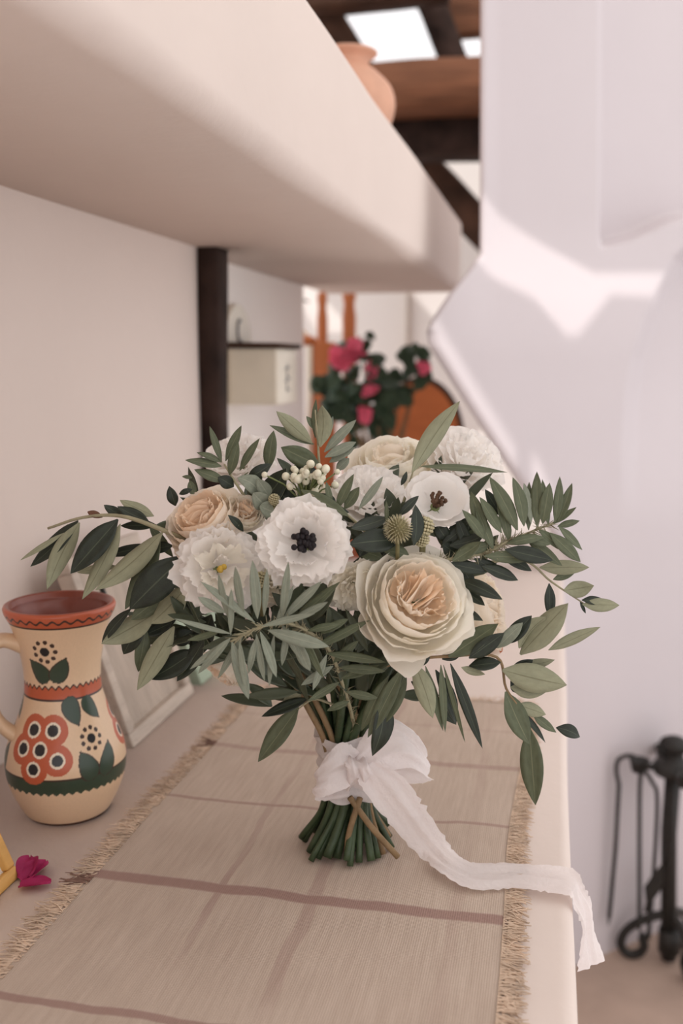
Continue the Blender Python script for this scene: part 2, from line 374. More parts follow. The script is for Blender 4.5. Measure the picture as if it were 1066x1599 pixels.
# ================================================================== THINGS ON THE WALL AND BEYOND
# enamel box with wooden lid on the recess wall
XR = XW-0.035
def wallbox():
    y0 = on_x(345, 560, XR).y; y1 = on_x(384, 560, XR).y
    zt = on_x(345, 505, XR).z; zb = on_x(348, 632, XR).z; zm = on_x(360, 541, XR).z
    x1 = on_y(431, 580, y0).x
    e = thing('wall_box', (XR, (y0+y1)/2, zb), 'cream enamel box with brown lid hanging on wall beyond dark post', 'wall box')
    # back plate with rounded top
    ym = (y0+y1)/2; hw = (y1-y0)/2; out = [(y0, zb), (y1, zb), (y1, zt-hw*0.4)]
    for k in range(1, 12): a = math.pi*k/12; out.append((ym+hw*math.cos(a), zt-hw*0.4+hw*0.9*math.sin(a)))
    out.append((y0, zt-hw*0.4)); n = len(out)
    V = [Vector((XR+0.001, y, z)) for y, z in out] + [Vector((XR+0.012, y, z)) for y, z in out]
    F = [list(range(n)), [n+k for k in range(n)][::-1]] + [[k, (k+1) % n, n+(k+1) % n, n+k] for k in range(n)]
    obj('back_plate', rel((V, F), e), 'enamel', e, False)
    obj('body', rel(boxv(XR+0.012, x1, y0+0.004, y1-0.004, zb, zm-0.004, 0.004), e), 'enamel', e)
    L_ = boxv(XR+0.013, x1+0.008, y0-0.003, y1+0.003, zm-0.002, zm+0.008, 0.002)
    for v in L_[0]: v.z += (v.x-XR)*-0.02
    obj('lid', rel(L_, e), 'dark_wood', e)
    V, F = tubev([Vector((XR+0.0125, ym+0.014*math.cos(a), zt-0.012+0.022*math.sin(a))) for a in [math.radians(60+24*i) for i in range(11)]], 0.0028, 6)
    o = obj('letter_mark', rel((V, F), e), 'ink', e); tag(o, 'dark letter mark on the round top of the plate')
    sv = []
    for k in range(4):
        zz = zm-0.045-0.012*k; sv.append(tubev([Vector((x1+0.0005, ym-0.02+0.01*(k % 2), zz)), Vector((x1+0.0005, ym+0.02, zz+0.006*(-1)**k))], 0.0012, 5))
    sv.append(tubev([Vector((x1+0.0005, ym, zm-0.035)), Vector((x1+0.0005, ym-0.006, zm-0.09))], 0.0012, 5))
    o = obj('lettering', rel(join(*sv), e), 'ink', e); tag(o, 'small grey lettering on the front of the box')
wallbox()

# turned timber stand, panel door, chair and bougainvillea at the far end
def post(u, v0, v1, wpx, y, label, m='red_wood', name='wooden_post'):
    a = on_y(u, v0, y); k = (a-CAM).dot(FW)/FPX; x, h = a.x, a.z
    e = thing(name, (x, y, 0), label, 'post')
    r = wpx/2*k; pr = [(0.0, h), (r*.7, h-.004), (r, h-.02), (r*.75, h-.05), (r, h-.09), (r*.92, h-.3), (r, h-.6), (r, 0.0), (0, 0)]
    obj('shaft', rel(lathev(pr, 20, Vector((x, y, 0))), e), m, e)
    obj('collar', rel(lathev([(r*.8, h-.22), (r*1.25, h-.205), (r*1.25, h-.185), (r*.8, h-.17)], 20, Vector((x, y, 0))), e), m, e)
post(503, 455, 700, 17, 3.25, 'turned reddish wooden post beside the cream door edge')
post(545, 452, 700, 22, 3.35, 'thicker reddish wooden post rising behind pink bougainvillea')
def door_leaf():
    y = 3.15; a, b = on_y(487, 534, y), on_y(521, 700, y)
    e = thing('wooden_door', ((a.x+b.x)/2, y, 0), 'narrow reddish-brown wooden panel with cream edge beside the wall box', 'wooden panel')
    obj('panel', rel(boxv(a.x, b.x, y, y+0.04, 0.0, a.z, 0.004), e), 'red_wood', e)
    obj('edge_strip', rel(boxv(a.x-0.018, a.x, y-0.004, y+0.04, 0.0, a.z+0.004, 0.002), e), 'enamel', e)
    for k in range(3):
        z0 = 0.1+k*(a.z-0.14)/3
        obj('inset', rel(boxv(a.x+0.014, b.x-0.014, y-0.008, y, z0, z0+(a.z-0.3)/3, 0.003), e), 'chair_wood', e)
door_leaf()
def rope_hanger():
    y = 3.05; pts = [on_y(u, v, y) for u, v in ((464, 472), (466, 495), (463, 525), (463, 560))]; p2 = [on_y(u, v, y) for u, v in ((464, 498), (472, 515), (482, 527))]
    e = thing('hanging_scoop', pts[0], 'tan cord with rounded wooden scoop hanging behind the wall box', 'scoop')
    obj('cord', rel(join(tubev(catmull(pts, 5), 0.004, 6), tubev(catmull(p2, 5), 0.004, 6)), e), 'yellow_wood', e)
    c = on_y(478, 532, y); obj('bowl', rel(ballv(c, 0.036, 16, 10, (1.0, .5, .45)), e), 'chair_wood', e)
    obj('hook', rel(tubev([pts[0]+Vector((0, 0.14, 0.01)), pts[0]+Vector((0, 0.05, 0.012)), pts[0]], 0.004, 6), e), 'iron', e)
    o = obj('handle', rel(beamv(on_y(452, 630, y), on_y(452, 740, y), 0.02, 0.075, up=Vector((1, 0, 0)), seg=4), e), 'chair_wood', e)
rope_hanger()
# thin corner line of the far white wall
struct(obj('trim_2', boxv(on_y(631, 500, 4.5).x, on_y(634.5, 500, 4.5).x, 4.56, 4.61, 0, 2.2, .002), 'white_wood'))

def chair():
    y = 3.35; c = on_y(655, 680, y); top = on_y(662, 597, y).z; k = (c-CAM).dot(FW)/FPX; hw = 62*k
    e = thing('wooden_chair', (c.x, y, 0), 'orange-brown wooden chair with rounded back beyond the bouquet', 'chair')
    n = 24; out = []
    for i in range(n+1):
        a = math.pi*i/n; out.append((math.cos(a)*hw, math.sin(a)*0.20))
    zb = top-0.20
    out = [(hw, -0.18)] + out + [(-hw, -0.18)]; m = len(out)
    V = [Vector((c.x+x, y, zb+z)) for x, z in out] + [Vector((c.x+x, y+0.025, zb+z)) for x, z in out]
    F = [list(range(m))[::-1], [m+i for i in range(m)]] + [[i, (i+1) % m, m+(i+1) % m, m+i] for i in range(m)]
    obj('backrest', rel((V, F), e), 'chair_wood', e, False)
    obj('back_frame', rel(tubev([Vector((c.x+x*1.03, y+0.012, zb+z*1.03)) for x, z in out], 0.014, 8), e), 'dark_wood', e)
    obj('seat', rel(boxv(c.x-hw, c.x+hw, y-0.38, y+0.02, 0.43, 0.46, 0.008), e), 'chair_wood', e)
    for sx in (-1, 1):
        obj('leg', rel(tubev([Vector((c.x+sx*(hw-0.02), y-0.35, 0)), Vector((c.x+sx*(hw-0.03), y-0.34, 0.43))], 0.016, 8), e), 'dark_wood', e)
        obj('leg', rel(tubev([Vector((c.x+sx*(hw-0.0), y+0.04, 0)), Vector((c.x+sx*(hw-0.0), y+0.012, 0.45)), Vector((c.x+sx*hw*1.0, y+0.012, zb-0.15))], 0.016, 8), e), 'dark_wood', e)
chair()

# ------------------------------------------------------------------ leaf meshes
LEAVES = {}
def leaf_mesh(kind, var):
    key = (kind, var)
    if key in LEAVES: return LEAVES[key]
    rnd = random.Random(hash(kind) % 1000 * 0 + sum(map(ord, kind))*10 + var)
    n = 12; bend = [0.05, 0.12, -0.06, 0.18, -0.12, 0.0][var % 6]; fold = rnd.uniform(.10, .28); side = rnd.uniform(-.10, .10); tw = rnd.uniform(-.35, .35)
    mats = {'olive': ['leaf_top', 'leaf_under'], 'mid': ['leaf_mid', 'leaf_under'], 'silver': ['leaf_silver', 'leaf_silver'], 'round': ['leaf_silver', 'leaf_under'],
            'green': ['leaf_green', 'leaf_green'], 'brown': ['leaf_brown', 'leaf_brown']}[kind]
    V, F, MI = [], [], []; X = [-1, -.55, 0, .55, 1]
    for lay in (0, 1):
        for i in range(n+1):
            t = i/n
            if kind in ('round', 'green'): w = math.sin(math.pi*min(1, t**0.75))**0.6*0.5
            elif kind == 'silver': w = 0.5*(1-(abs(t-.5)/.5)**2.4)
            else: w = 0.5*(1-(abs(t-.47)/(.47 if t < .47 else .53))**2.1)
            w = max(w, 0.035 if t < .1 else 0.0)
            zc = bend*math.sin(math.pi*t)*1.0 - bend*0.3*t; yc = side*math.sin(math.pi*t)
            for x in X:
                zz = zc*1.0; an = tw*(t-.4)
                yy = x*w; lift = fold*abs(x)*w + 0.015*math.sin(t*17+x*2)*abs(x)
                # width axis and lift are in leaf-width units; length axis in leaf-length units
                V.append((t, yy*math.cos(an)-lift*math.sin(an)+yc*0.6, zz*1.6 + yy*math.sin(an)+lift*math.cos(an) - lay*0.022))
    K = 5; O = (n+1)*K
    for i in range(n):
        for k in range(K-1):
            F.append([i*K+k, (i+1)*K+k, (i+1)*K+k+1, i*K+k+1]); MI.append(0)
            F.append([O+i*K+k, O+i*K+k+1, O+(i+1)*K+k+1, O+(i+1)*K+k]); MI.append(1)
        for k in (0, K-1):
            F.append([i*K+k, O+i*K+k, O+(i+1)*K+k, (i+1)*K+k] if k == 0 else [i*K+k, (i+1)*K+k, O+(i+1)*K+k, O+i*K+k]); MI.append(1)
    me = LEAVES[key] = mesh_data(kind+'_leaf', V, F, mats, True, MI)
    at_ = me.attributes.new('cross', 'FLOAT', 'POINT'); at_.data.foreach_set('value', [X[i % 5] for i in range(len(V))]); return me
def place_leaf(kind, P0, P1, width, facing, parent, roll=0.0, var=None, name='leaf'):
    """facing: world direction the upper side of the leaf looks to"""
    P0, P1 = Vector(P0), Vector(P1); X = P1-P0; L_ = X.length; X.normalize()
    Z = facing - X*facing.dot(X)
    Z = Z.normalized() if Z.length > 1e-4 else X.orthogonal().normalized()
    Z = Matrix.Rotation(roll, 3, X) @ Z; Y = Z.cross(X)
    o = bpy.data.objects.new(name, leaf_mesh(kind, random.randrange(6) if var is None else var)); COL.objects.link(o)
    mw = Matrix(((X.x*L_, Y.x*width, Z.x*width, P0.x), (X.y*L_, Y.y*width, Z.y*width, P0.y), (X.z*L_, Y.z*width, Z.z*width, P0.z), (0, 0, 0, 1)))
    o.parent = parent
    off = Vector(parent.location) if parent.parent is None else Vector(parent.parent.location) + Vector(parent.location)
    o.matrix_local = Matrix.Translation(-off) @ mw
    return o

# bougainvillea in a clay pot on a little table at the far end
def bougainvillea():
    y = 2.75; b = on_y(585, 760, y); k = (b-CAM).dot(FW)/FPX; tz = 0.80
    t = thing('side_table', (b.x, y, 0), 'small wooden table carrying the pink bougainvillea', 'table')
    obj('table_top', rel(lathev([(0, tz-.03), (.15, tz-.03), (.155, tz-.015), (.15, tz), (0, tz)], 32, Vector((b.x, y, 0))), t), 'red_wood', t)
    for i in range(3):
        a = 2.1*i+.4; obj('leg', rel(tubev([Vector((b.x+.13*math.cos(a), y+.13*math.sin(a), 0)), Vector((b.x+.09*math.cos(a), y+.09*math.sin(a), tz-.03))], .014, 8), t), 'red_wood', t)
    e = thing('potted_bougainvillea', (b.x, y, tz), 'bougainvillea with bright pink blossoms and dark round leaves behind bouquet', 'potted plant')
    obj('pot', rel(lathev([(0, tz), (.055, tz), (.075, tz+.12), (.083, tz+.12), (.083, tz+.145), (.07, tz+.145), (.065, tz+.11), (0, tz+.11)], 32, Vector((b.x, y, 0))), e), 'pot_clay', e)
    rnd = random.Random(3)
    tips = [(548, 545), (562, 525), (525, 600), (575, 560), (600, 590), (640, 545), (655, 570), (618, 600), (585, 640), (545, 640), (530, 560), (610, 650), (570, 600), (648, 600)]
    base = Vector((b.x, y, tz+.11))
    stems = [tubev(catmull([base, base.lerp(on_y(u, v, y+rnd.uniform(-.06, .06)), .5)+Vector((rnd.uniform(-.02, .02), 0, .05)), on_y(u, v, y+rnd.uniform(-.06, .06))], 5), [.005]*6+[.003]*5, 6) for u, v in tips]
    obj('stems', rel(join(*stems), e), 'bark', e)
    clusters = [(525, 600, 26, 14, 32), (545, 630, 22, 10, 30), (560, 655, 26, 8, 30), (600, 590, 20, 8, 30), (618, 605, 18, 6, 30), (585, 610, 24, 8, 28), (570, 530, 14, 4, 18), (600, 640, 24, 8, 24), (640, 545, 14, 6, 22), (645, 575, 9, 4, 24), (648, 605, 8, 3, 22), (585, 565, 16, 6, 22), (540, 580, 20, 6, 26), (655, 560, 6, 2, 20), (520, 620, 14, 5, 30)]
    for u, v, s, n, wp in clusters:
        for _ in range(n):
            p0 = on_y(u+rnd.gauss(0, s*.6), v+rnd.gauss(0, s*.7), y+rnd.uniform(-.08, .06)); d = Vector((rnd.uniform(-1, 1), rnd.uniform(-.6, .3), rnd.uniform(-1.1, .4))).normalized()
            l = wp*k*rnd.uniform(.8, 1.25); place_leaf('green', p0, p0+d*l, l*.8, Vector((rnd.uniform(-.6, .6), -1, rnd.uniform(0, .9))).normalized(), e, rnd.uniform(-.4, .4))
    for u, v, s, n in ((545, 552, 13, 11), (556, 545, 9, 6), (533, 558, 8, 4), (582, 578, 9, 3), (572, 646, 8, 4), (660, 573, 5, 2), (585, 600, 8, 2)):
        for _ in range(n):
            p = on_y(u+rnd.gauss(0, s*.7), v+rnd.gauss(0, s*.6), y-.07+rnd.uniform(-.03, .02)); q = k*11; ax = Vector((rnd.uniform(-.5, .5), -1, rnd.uniform(-.2, .7))).normalized(); s1 = ax.orthogonal().normalized(); s2 = ax.cross(s1)
            V, F = [p], []; ph = rnd.random()*6
            for i in range(18):
                a = 2*math.pi*i/18; r = q*(.62+.38*abs(math.cos(1.5*(a+ph)))); V.append(p+(s1*math.cos(a)+s2*math.sin(a))*r+ax*(q*.45*(r/q)))
            F = [[0, 1+i, 1+(i+1) % 18] for i in range(18)]
            obj('blossom', rel((V, F), e), 'pink', e)
bougainvillea()

# clay jar standing on the upper shelf
def clay_jar():
    y = 1.95; x = on_y(543, 140, y).x; k = y/FPX*1.0
    zt = z_at(x, y, 82)
    e = thing('clay_jar', (x, y, ZT), 'pale terracotta jar with flared rim on the upper masonry shelf', 'jar')
    R = lambda p: p*k
    h = zt-ZT
    pr = [(0, ZT), (R(48), ZT), (R(62), ZT+.25*h), (R(72), ZT+.48*h), (R(66), ZT+.66*h), (R(46), ZT+.80*h), (R(32), ZT+.875*h), (R(34), ZT+.93*h), (R(44), ZT+.975*h), (R(44), ZT+h), (R(38), ZT+h), (R(28), ZT+.9*h), (R(26), ZT+.82*h), (R(40), ZT+.7*h), (R(55), ZT+.4*h), (0, ZT+.1*h)]
    pp = [(p.x, p.y) for p in catmull([Vector((r, z, 0)) for r, z in pr[1:-1]], 5)]
    obj('body', rel(lathev([(0, ZT)]+pp+[(0, ZT+.1*h)], 48, Vector((x, y, 0))), e), 'terracotta', e)
    a = [Vector((x-R(40), y, ZT+.93*h)), Vector((x-R(78), y, ZT+.95*h)), Vector((x-R(92), y, ZT+.75*h)), Vector((x-R(70), y, ZT+.55*h))]
    obj('handle', rel(tubev(catmull(a, 8), .009, 10), e), 'terracotta', e)
clay_jar()

# ================================================================== FIRE TOOLS
def firetools():
    f = on_z(1043, 1503, 0.0); y = f.y
    P = lambda u, v, dy=0.0: on_y(u, v, y+dy)
    k = (f-CAM).dot(FW)/FPX
    e = thing('fire_tool_stand', (f.x, y, 0), 'black wrought-iron fireplace tool stand with scrolled feet', 'tool stand')
    top = P(1052, 1178)
    obj('pole', rel(tubev([Vector((f.x, y, 0.012)), P(1044, 1300), P(1051, 1205)], 12*k, 12), e), 'iron', e)
    # scroll feet
    sc = [(1043, 1470), (1020, 1474), (990, 1485), (972, 1500), (967, 1518), (978, 1532), (993, 1532), (1003, 1522), (1000, 1507), (996, 1504)]
    foot = catmull([P(u, v) for u, v in sc], 6); zmin = min(p.z for p in foot)
    for p in foot: p.z -= zmin - 0.009
    for i in range(3):
        rot = Matrix.Rotation(i*2.094, 3, 'Z'); c = Vector((f.x, y, 0))
        obj('foot', rel(tubev([c + rot @ (p-c) for p in foot], [7*k]*(len(foot)-6)+[7*k, 7.5*k, 8*k, 8*k, 7*k, 5*k], 8), e), 'iron', e)
    obj('foot_collar', rel(lathev([(0, .03), (17*k, .03), (17*k, .085), (0, .085)], 14, Vector((f.x, y, 0))), e), 'iron', e)
    c = P(1053, 1196); z = c.z
    obj('crown', rel(lathev([(0, z-.02), (30*k, z-.018), (34*k, z-.006), (30*k, z+.006), (14*k, z+.016), (12*k, z+.03), (20*k, z+.045), (22*k, z+.055), (14*k, z+.062), (0, z+.062)], 20, Vector((c.x, y, 0))), e), 'iron', e)
    for i in range(4):
        a = math.radians(190+i*90); d = Vector((math.cos(a), math.sin(a), 0)); a0 = Vector((c.x, y, z))
        arm = obj('arm', rel(tubev(catmull([a0+d*.02, a0+d*.045+Vector((0, 0, -.004)), a0+d*.075+Vector((0, 0, .002))], 6), 5.5*k, 8), e), 'iron', e)
        q = a0+d*.08
        obj('cup', rel(lathev([(0, z-.014), (11*k, z-.014), (15*k, z+.012), (16*k, z+.014), (12*k, z+.012), (0, z-.008)], 14, Vector((q.x, q.y, 0))), e), 'iron', e)
    obj('finial', rel(ballv(P(1053, 1160), 15*k, 14, 9, (1.25, 1, .75)), e), 'iron', e)
    obj('loop', rel(tubev(catmull([P(1040, 1185), P(1030, 1170), P(1035, 1154), P(1050, 1150)], 6), 3*k, 8), e), 'iron', e)
    # tools
    t = thing('fire_poker', P(985, 1180), 'slender black poker with hooked top hanging from fire tool stand', 'poker')
    pts = catmull([P(990, 1181, -.02), P(978, 1180, -.02), P(965, 1187, -.02), P(962, 1203, -.02), P(966, 1225, -.02)], 6)[:-1] + [P(966, 1225, -.02), P(961, 1320, -.02), P(951, 1430, -.02)]
    obj('rod', rel(tubev(pts, 3.4*k, 8), t), 'iron', t); obj('point', rel(tubev([P(951, 1428, -.02), P(949.5, 1445, -.02)], [3.6*k, .8*k], 8), t), 'iron', t)
    t = thing('fire_rake', P(1003, 1205), 'straight thin black rod hanging in the middle of fire tool stand', 'fire tool')
    obj('rod', rel(tubev(catmull([P(1004, 1203, -.03), P(999, 1220, -.03), P(998, 1300, -.03), P(998, 1430, -.03)], 6), 3.3*k, 8), t), 'iron', t)
    obj('tip', rel(tubev([P(998, 1428, -.03), P(997.5, 1452, -.03)], [4*k, 2.4*k], 8), t), 'iron', t)
    t = thing('fire_brush', P(1008, 1205), 'black fire tool with bowed shaft beside the stand pole', 'fire tool')
    obj('rod', rel(tubev(catmull([P(1006, 1203, .02), P(1018, 1222, .02), P(1026, 1250, .02), P(1020, 1370, .02), P(1012, 1462, .02)], 6), 3.3*k, 8), t), 'iron', t)
    obj('tip', rel(tubev([P(1012.5, 1455, .02), P(1011.5, 1467, .02)], [4.2*k, 2.5*k], 8), t), 'iron', t)
    t = thing('fire_shovel', P(1040, 1350), 'dark iron shovel blade slung against the stand pole', 'shovel')
    out = [(1046, 1338), (1043, 1362), (1030, 1392), (1018, 1408), (1012, 1426), (1004, 1424), (1008, 1408), (1005, 1385), (1018, 1366), (1036, 1345)]
    m = len(out); V = [P(u, v, -.012) for u, v in out] + [P(u, v, -.006) for u, v in out]
    obj('blade', rel((V, [list(range(m)), [m+i for i in range(m)][::-1]]+[[i, (i+1) % m, m+(i+1) % m, m+i] for i in range(m)]), t), 'iron', t, False)
    obj('handle', rel(tubev([P(1040, 1352, -.014), P(1049, 1300, -.02), P(1052, 1215, -.03)], 3*k, 8), t), 'iron', t)
firetools()

# ================================================================== LEDGE: RUNNER
X0, X1 = -0.388, -0.021
Y0, Y1 = 0.42, on_z(640, 1092, ZL).y
def rz(x, y):
    return ZL + 0.0040 + 0.0018*noise.noise(Vector((x*9, y*5, 1))) + 0.0010*noise.noise(Vector((x*25, y*14, 4)))
def edge_x(y, s): return s*0.006*noise.noise(Vector((y*4, s*3.1, 7)))
def runner():
    e = thing('table_runner', ((X0+X1)/2, (Y0+Y1)/2, ZL), 'beige woven runner with mauve stripes and fringed edges on white ledge', 'table runner')
    def fn(s, t):
        y = Y0+(Y1-Y0)*t; a = X0+edge_x(y, 1); b = X1+edge_x(y, -1); x = a+(b-a)*s
        return Vector((x, y, rz(x, y)))
    V, F = gridv(fn, 90, 200)
    m, nt, b = new_mat('runner_cloth'); N, L = nt.nodes, nt.links
    tc = N.new('ShaderNodeTexCoord'); sx = N.new('ShaderNodeSeparateXYZ'); L.new(tc.outputs['Object'], sx.inputs[0])
    def math_(op, a, b_=None):
        n = N.new('ShaderNodeMath'); n.operation = op
        for i, q in enumerate((a, b_)):
            if q is None: continue
            if isinstance(q, (int, float)): n.inputs[i].default_value = q
            else: L.new(q, n.inputs[i])
        return n.outputs[0]
    nz = N.new('ShaderNodeTexNoise'); nz.inputs['Scale'].default_value = 11; nz.inputs['Detail'].default_value = 3; L.new(tc.outputs['Object'], nz.inputs[0])
    wob = math_('MULTIPLY', math_('SUBTRACT', nz.outputs['Fac'], 0.5), 0.014)
    yy = math_('ADD', sx.outputs[1], wob); xx = math_('ADD', sx.outputs[0], wob)
    oy, ox = e.location.y, e.location.x
    tot = None
    def stripe(coord, c, hw, amt, mask=None):
        nonlocal tot
        d = math_('ABSOLUTE', math_('SUBTRACT', coord, c)); mr = N.new('ShaderNodeMapRange'); mr.interpolation_type = 'SMOOTHSTEP'
        mr.inputs[1].default_value = hw*1.25; mr.inputs[2].default_value = hw*0.75; mr.inputs[3].default_value = 0; mr.inputs[4].default_value = amt
        L.new(d, mr.inputs[0]); r = mr.outputs[0]
        if mask is not None: r = math_('MULTIPLY', r, mask)
        tot = r if tot is None else math_('MAXIMUM', tot, r)
    for (u, v, hw, amt) in ((500, 1412, .0072, .85), (100, 1578, .004, .8), (560, 1276, .0026, .6), (460, 1178, .006, .45), (560, 1130, .004, .2)):
        stripe(yy, on_z(u, v, ZL).y-oy, hw, amt)
    n3 = N.new('ShaderNodeTexNoise'); n3.inputs['Scale'].default_value = 5; L.new(tc.outputs['Object'], n3.inputs[0])
    msk = N.new('ShaderNodeMapRange'); msk.inputs[1].default_value = .35; msk.inputs[2].default_value = .6; L.new(n3.outputs['Fac'], msk.inputs[0])
    stripe(xx, on_z(290, 1480, ZL).x-ox, .0035, .5, msk.outputs[0]); stripe(xx, on_z(440, 1520, ZL).x-ox, .006, .38, msk.outputs[0]); stripe(xx, on_z(700, 1500, ZL).x-ox, .005, .2, msk.outputs[0])
    # weave
    def wave(axis, sc):
        w = N.new('ShaderNodeTexWave'); w.bands_direction = axis; w.inputs['Scale'].default_value = sc; w.inputs['Distortion'].default_value = 1.5; w.inputs['Detail'].default_value = 2; w.inputs['Detail Scale'].default_value = 3
        L.new(tc.outputs['Object'], w.inputs[0]); return w.outputs['Fac']
    wv = math_('MULTIPLY', math_('ADD', wave('X', 170), wave('Y', 170)), 0.5)
    mp = N.new('ShaderNodeMapping'); mp.inputs['Scale'].default_value = (240, 20, 1); L.new(tc.outputs['Object'], mp.inputs[0])
    sl_ = N.new('ShaderNodeTexNoise'); sl_.inputs['Scale'].default_value = 1; sl_.inputs['Detail'].default_value = 3; L.new(mp.outputs[0], sl_.inputs[0])
    big = N.new('ShaderNodeTexNoise'); big.inputs['Scale'].default_value = 7; big.inputs['Detail'].default_value = 4; L.new(tc.outputs['Object'], big.inputs[0])
    shade = math_('ADD', math_('MULTIPLY', sl_.outputs['Fac'], .5), math_('ADD', math_('MULTIPLY', wv, .25), math_('MULTIPLY', big.outputs['Fac'], .35)))
    cr = N.new('ShaderNodeValToRGB'); cr.color_ramp.elements[0].position = .3; cr.color_ramp.elements[1].position = .8
    cr.color_ramp.elements[0].color = srgb(174, 155, 140); cr.color_ramp.elements[1].color = srgb(204, 186, 171); L.new(shade, cr.inputs[0])
    mx = N.new('ShaderNodeMix'); mx.data_type = 'RGBA'; L.new(tot, mx.inputs[0]); L.new(cr.outputs[0], mx.inputs[6]); mx.inputs[7].default_value = srgb(152, 122, 114)
    L.new(mx.outputs[2], b.inputs['Base Color']); b.inputs['Roughness'].default_value = .95; b.inputs['Specular IOR Level'].default_value = .05
    bp = N.new('ShaderNodeBump'); bp.inputs['Strength'].default_value = .35; bp.inputs['Distance'].default_value = .0015; L.new(wv, bp.inputs['Height']); L.new(bp.outputs[0], b.inputs['Normal'])
    obj('cloth', rel((V, F), e), m, e)
    rnd = random.Random(5); VA, FA, VB, FB = [], [], [], []
    dark = [on_z(150, 1383, ZL).y, on_z(350, 1168, ZL).y, on_z(10, 1570, ZL).y]
    def strand(p, d, l, dk=False):
        side = d.cross(Vector((0, 0, 1))); q = [p]
        cur = p.copy(); dd = d.copy()
        for i in range(4):
            dd = (dd + side*rnd.uniform(-.32, .32)).normalized(); cur = cur + dd*l/4; cur.z = max(ZL+0.0012, cur.z+rnd.uniform(-.0012, .0009)); q.append(cur.copy())
        v, f = tubev(q, [.00055, .0006, .0006, .0005, .0003], 4, False)
        VV, FF = (VB, FB) if dk else (VA, FA); n = len(VV); VV.extend(v); FF.extend([[i+n for i in g] for g in f])
    for s, x in ((1, X0), (-1, X1)):
        y = Y0
        while y < Y1:
            y += rnd.uniform(.0007, .0016); xx_ = x+edge_x(y, s)+s*.004
            dk = min(abs(y-q) for q in dark) < .008 and s == 1
            strand(Vector((xx_, y, rz(xx_, y)+.0006)), Vector((-s, rnd.uniform(-.5, .15), 0)).normalized(), rnd.uniform(.012, .026) if s == 1 else rnd.uniform(.010, .020), dk)
            if s == -1 or rnd.random() < .5: strand(Vector((xx_+s*.004, y, rz(xx_, y)+.001)), Vector((-s, rnd.uniform(-.7, .5), 0)).normalized(), rnd.uniform(.008, .02), dk)
    x = X0
    while x < X1:
        x += rnd.uniform(.001, .0022); strand(Vector((x, Y1-.003, rz(x, Y1)+.0005)), Vector((rnd.uniform(-.4, .4), 1, 0)).normalized(), rnd.uniform(.01, .03))
    o = obj('fringe', rel((VA, FA), e), 'fringe', e); o['kind'] = 'stuff'
    o = obj('fringe_tuft', rel((VB, FB), e), 'fringe_dark', e); o['kind'] = 'stuff'
runner()

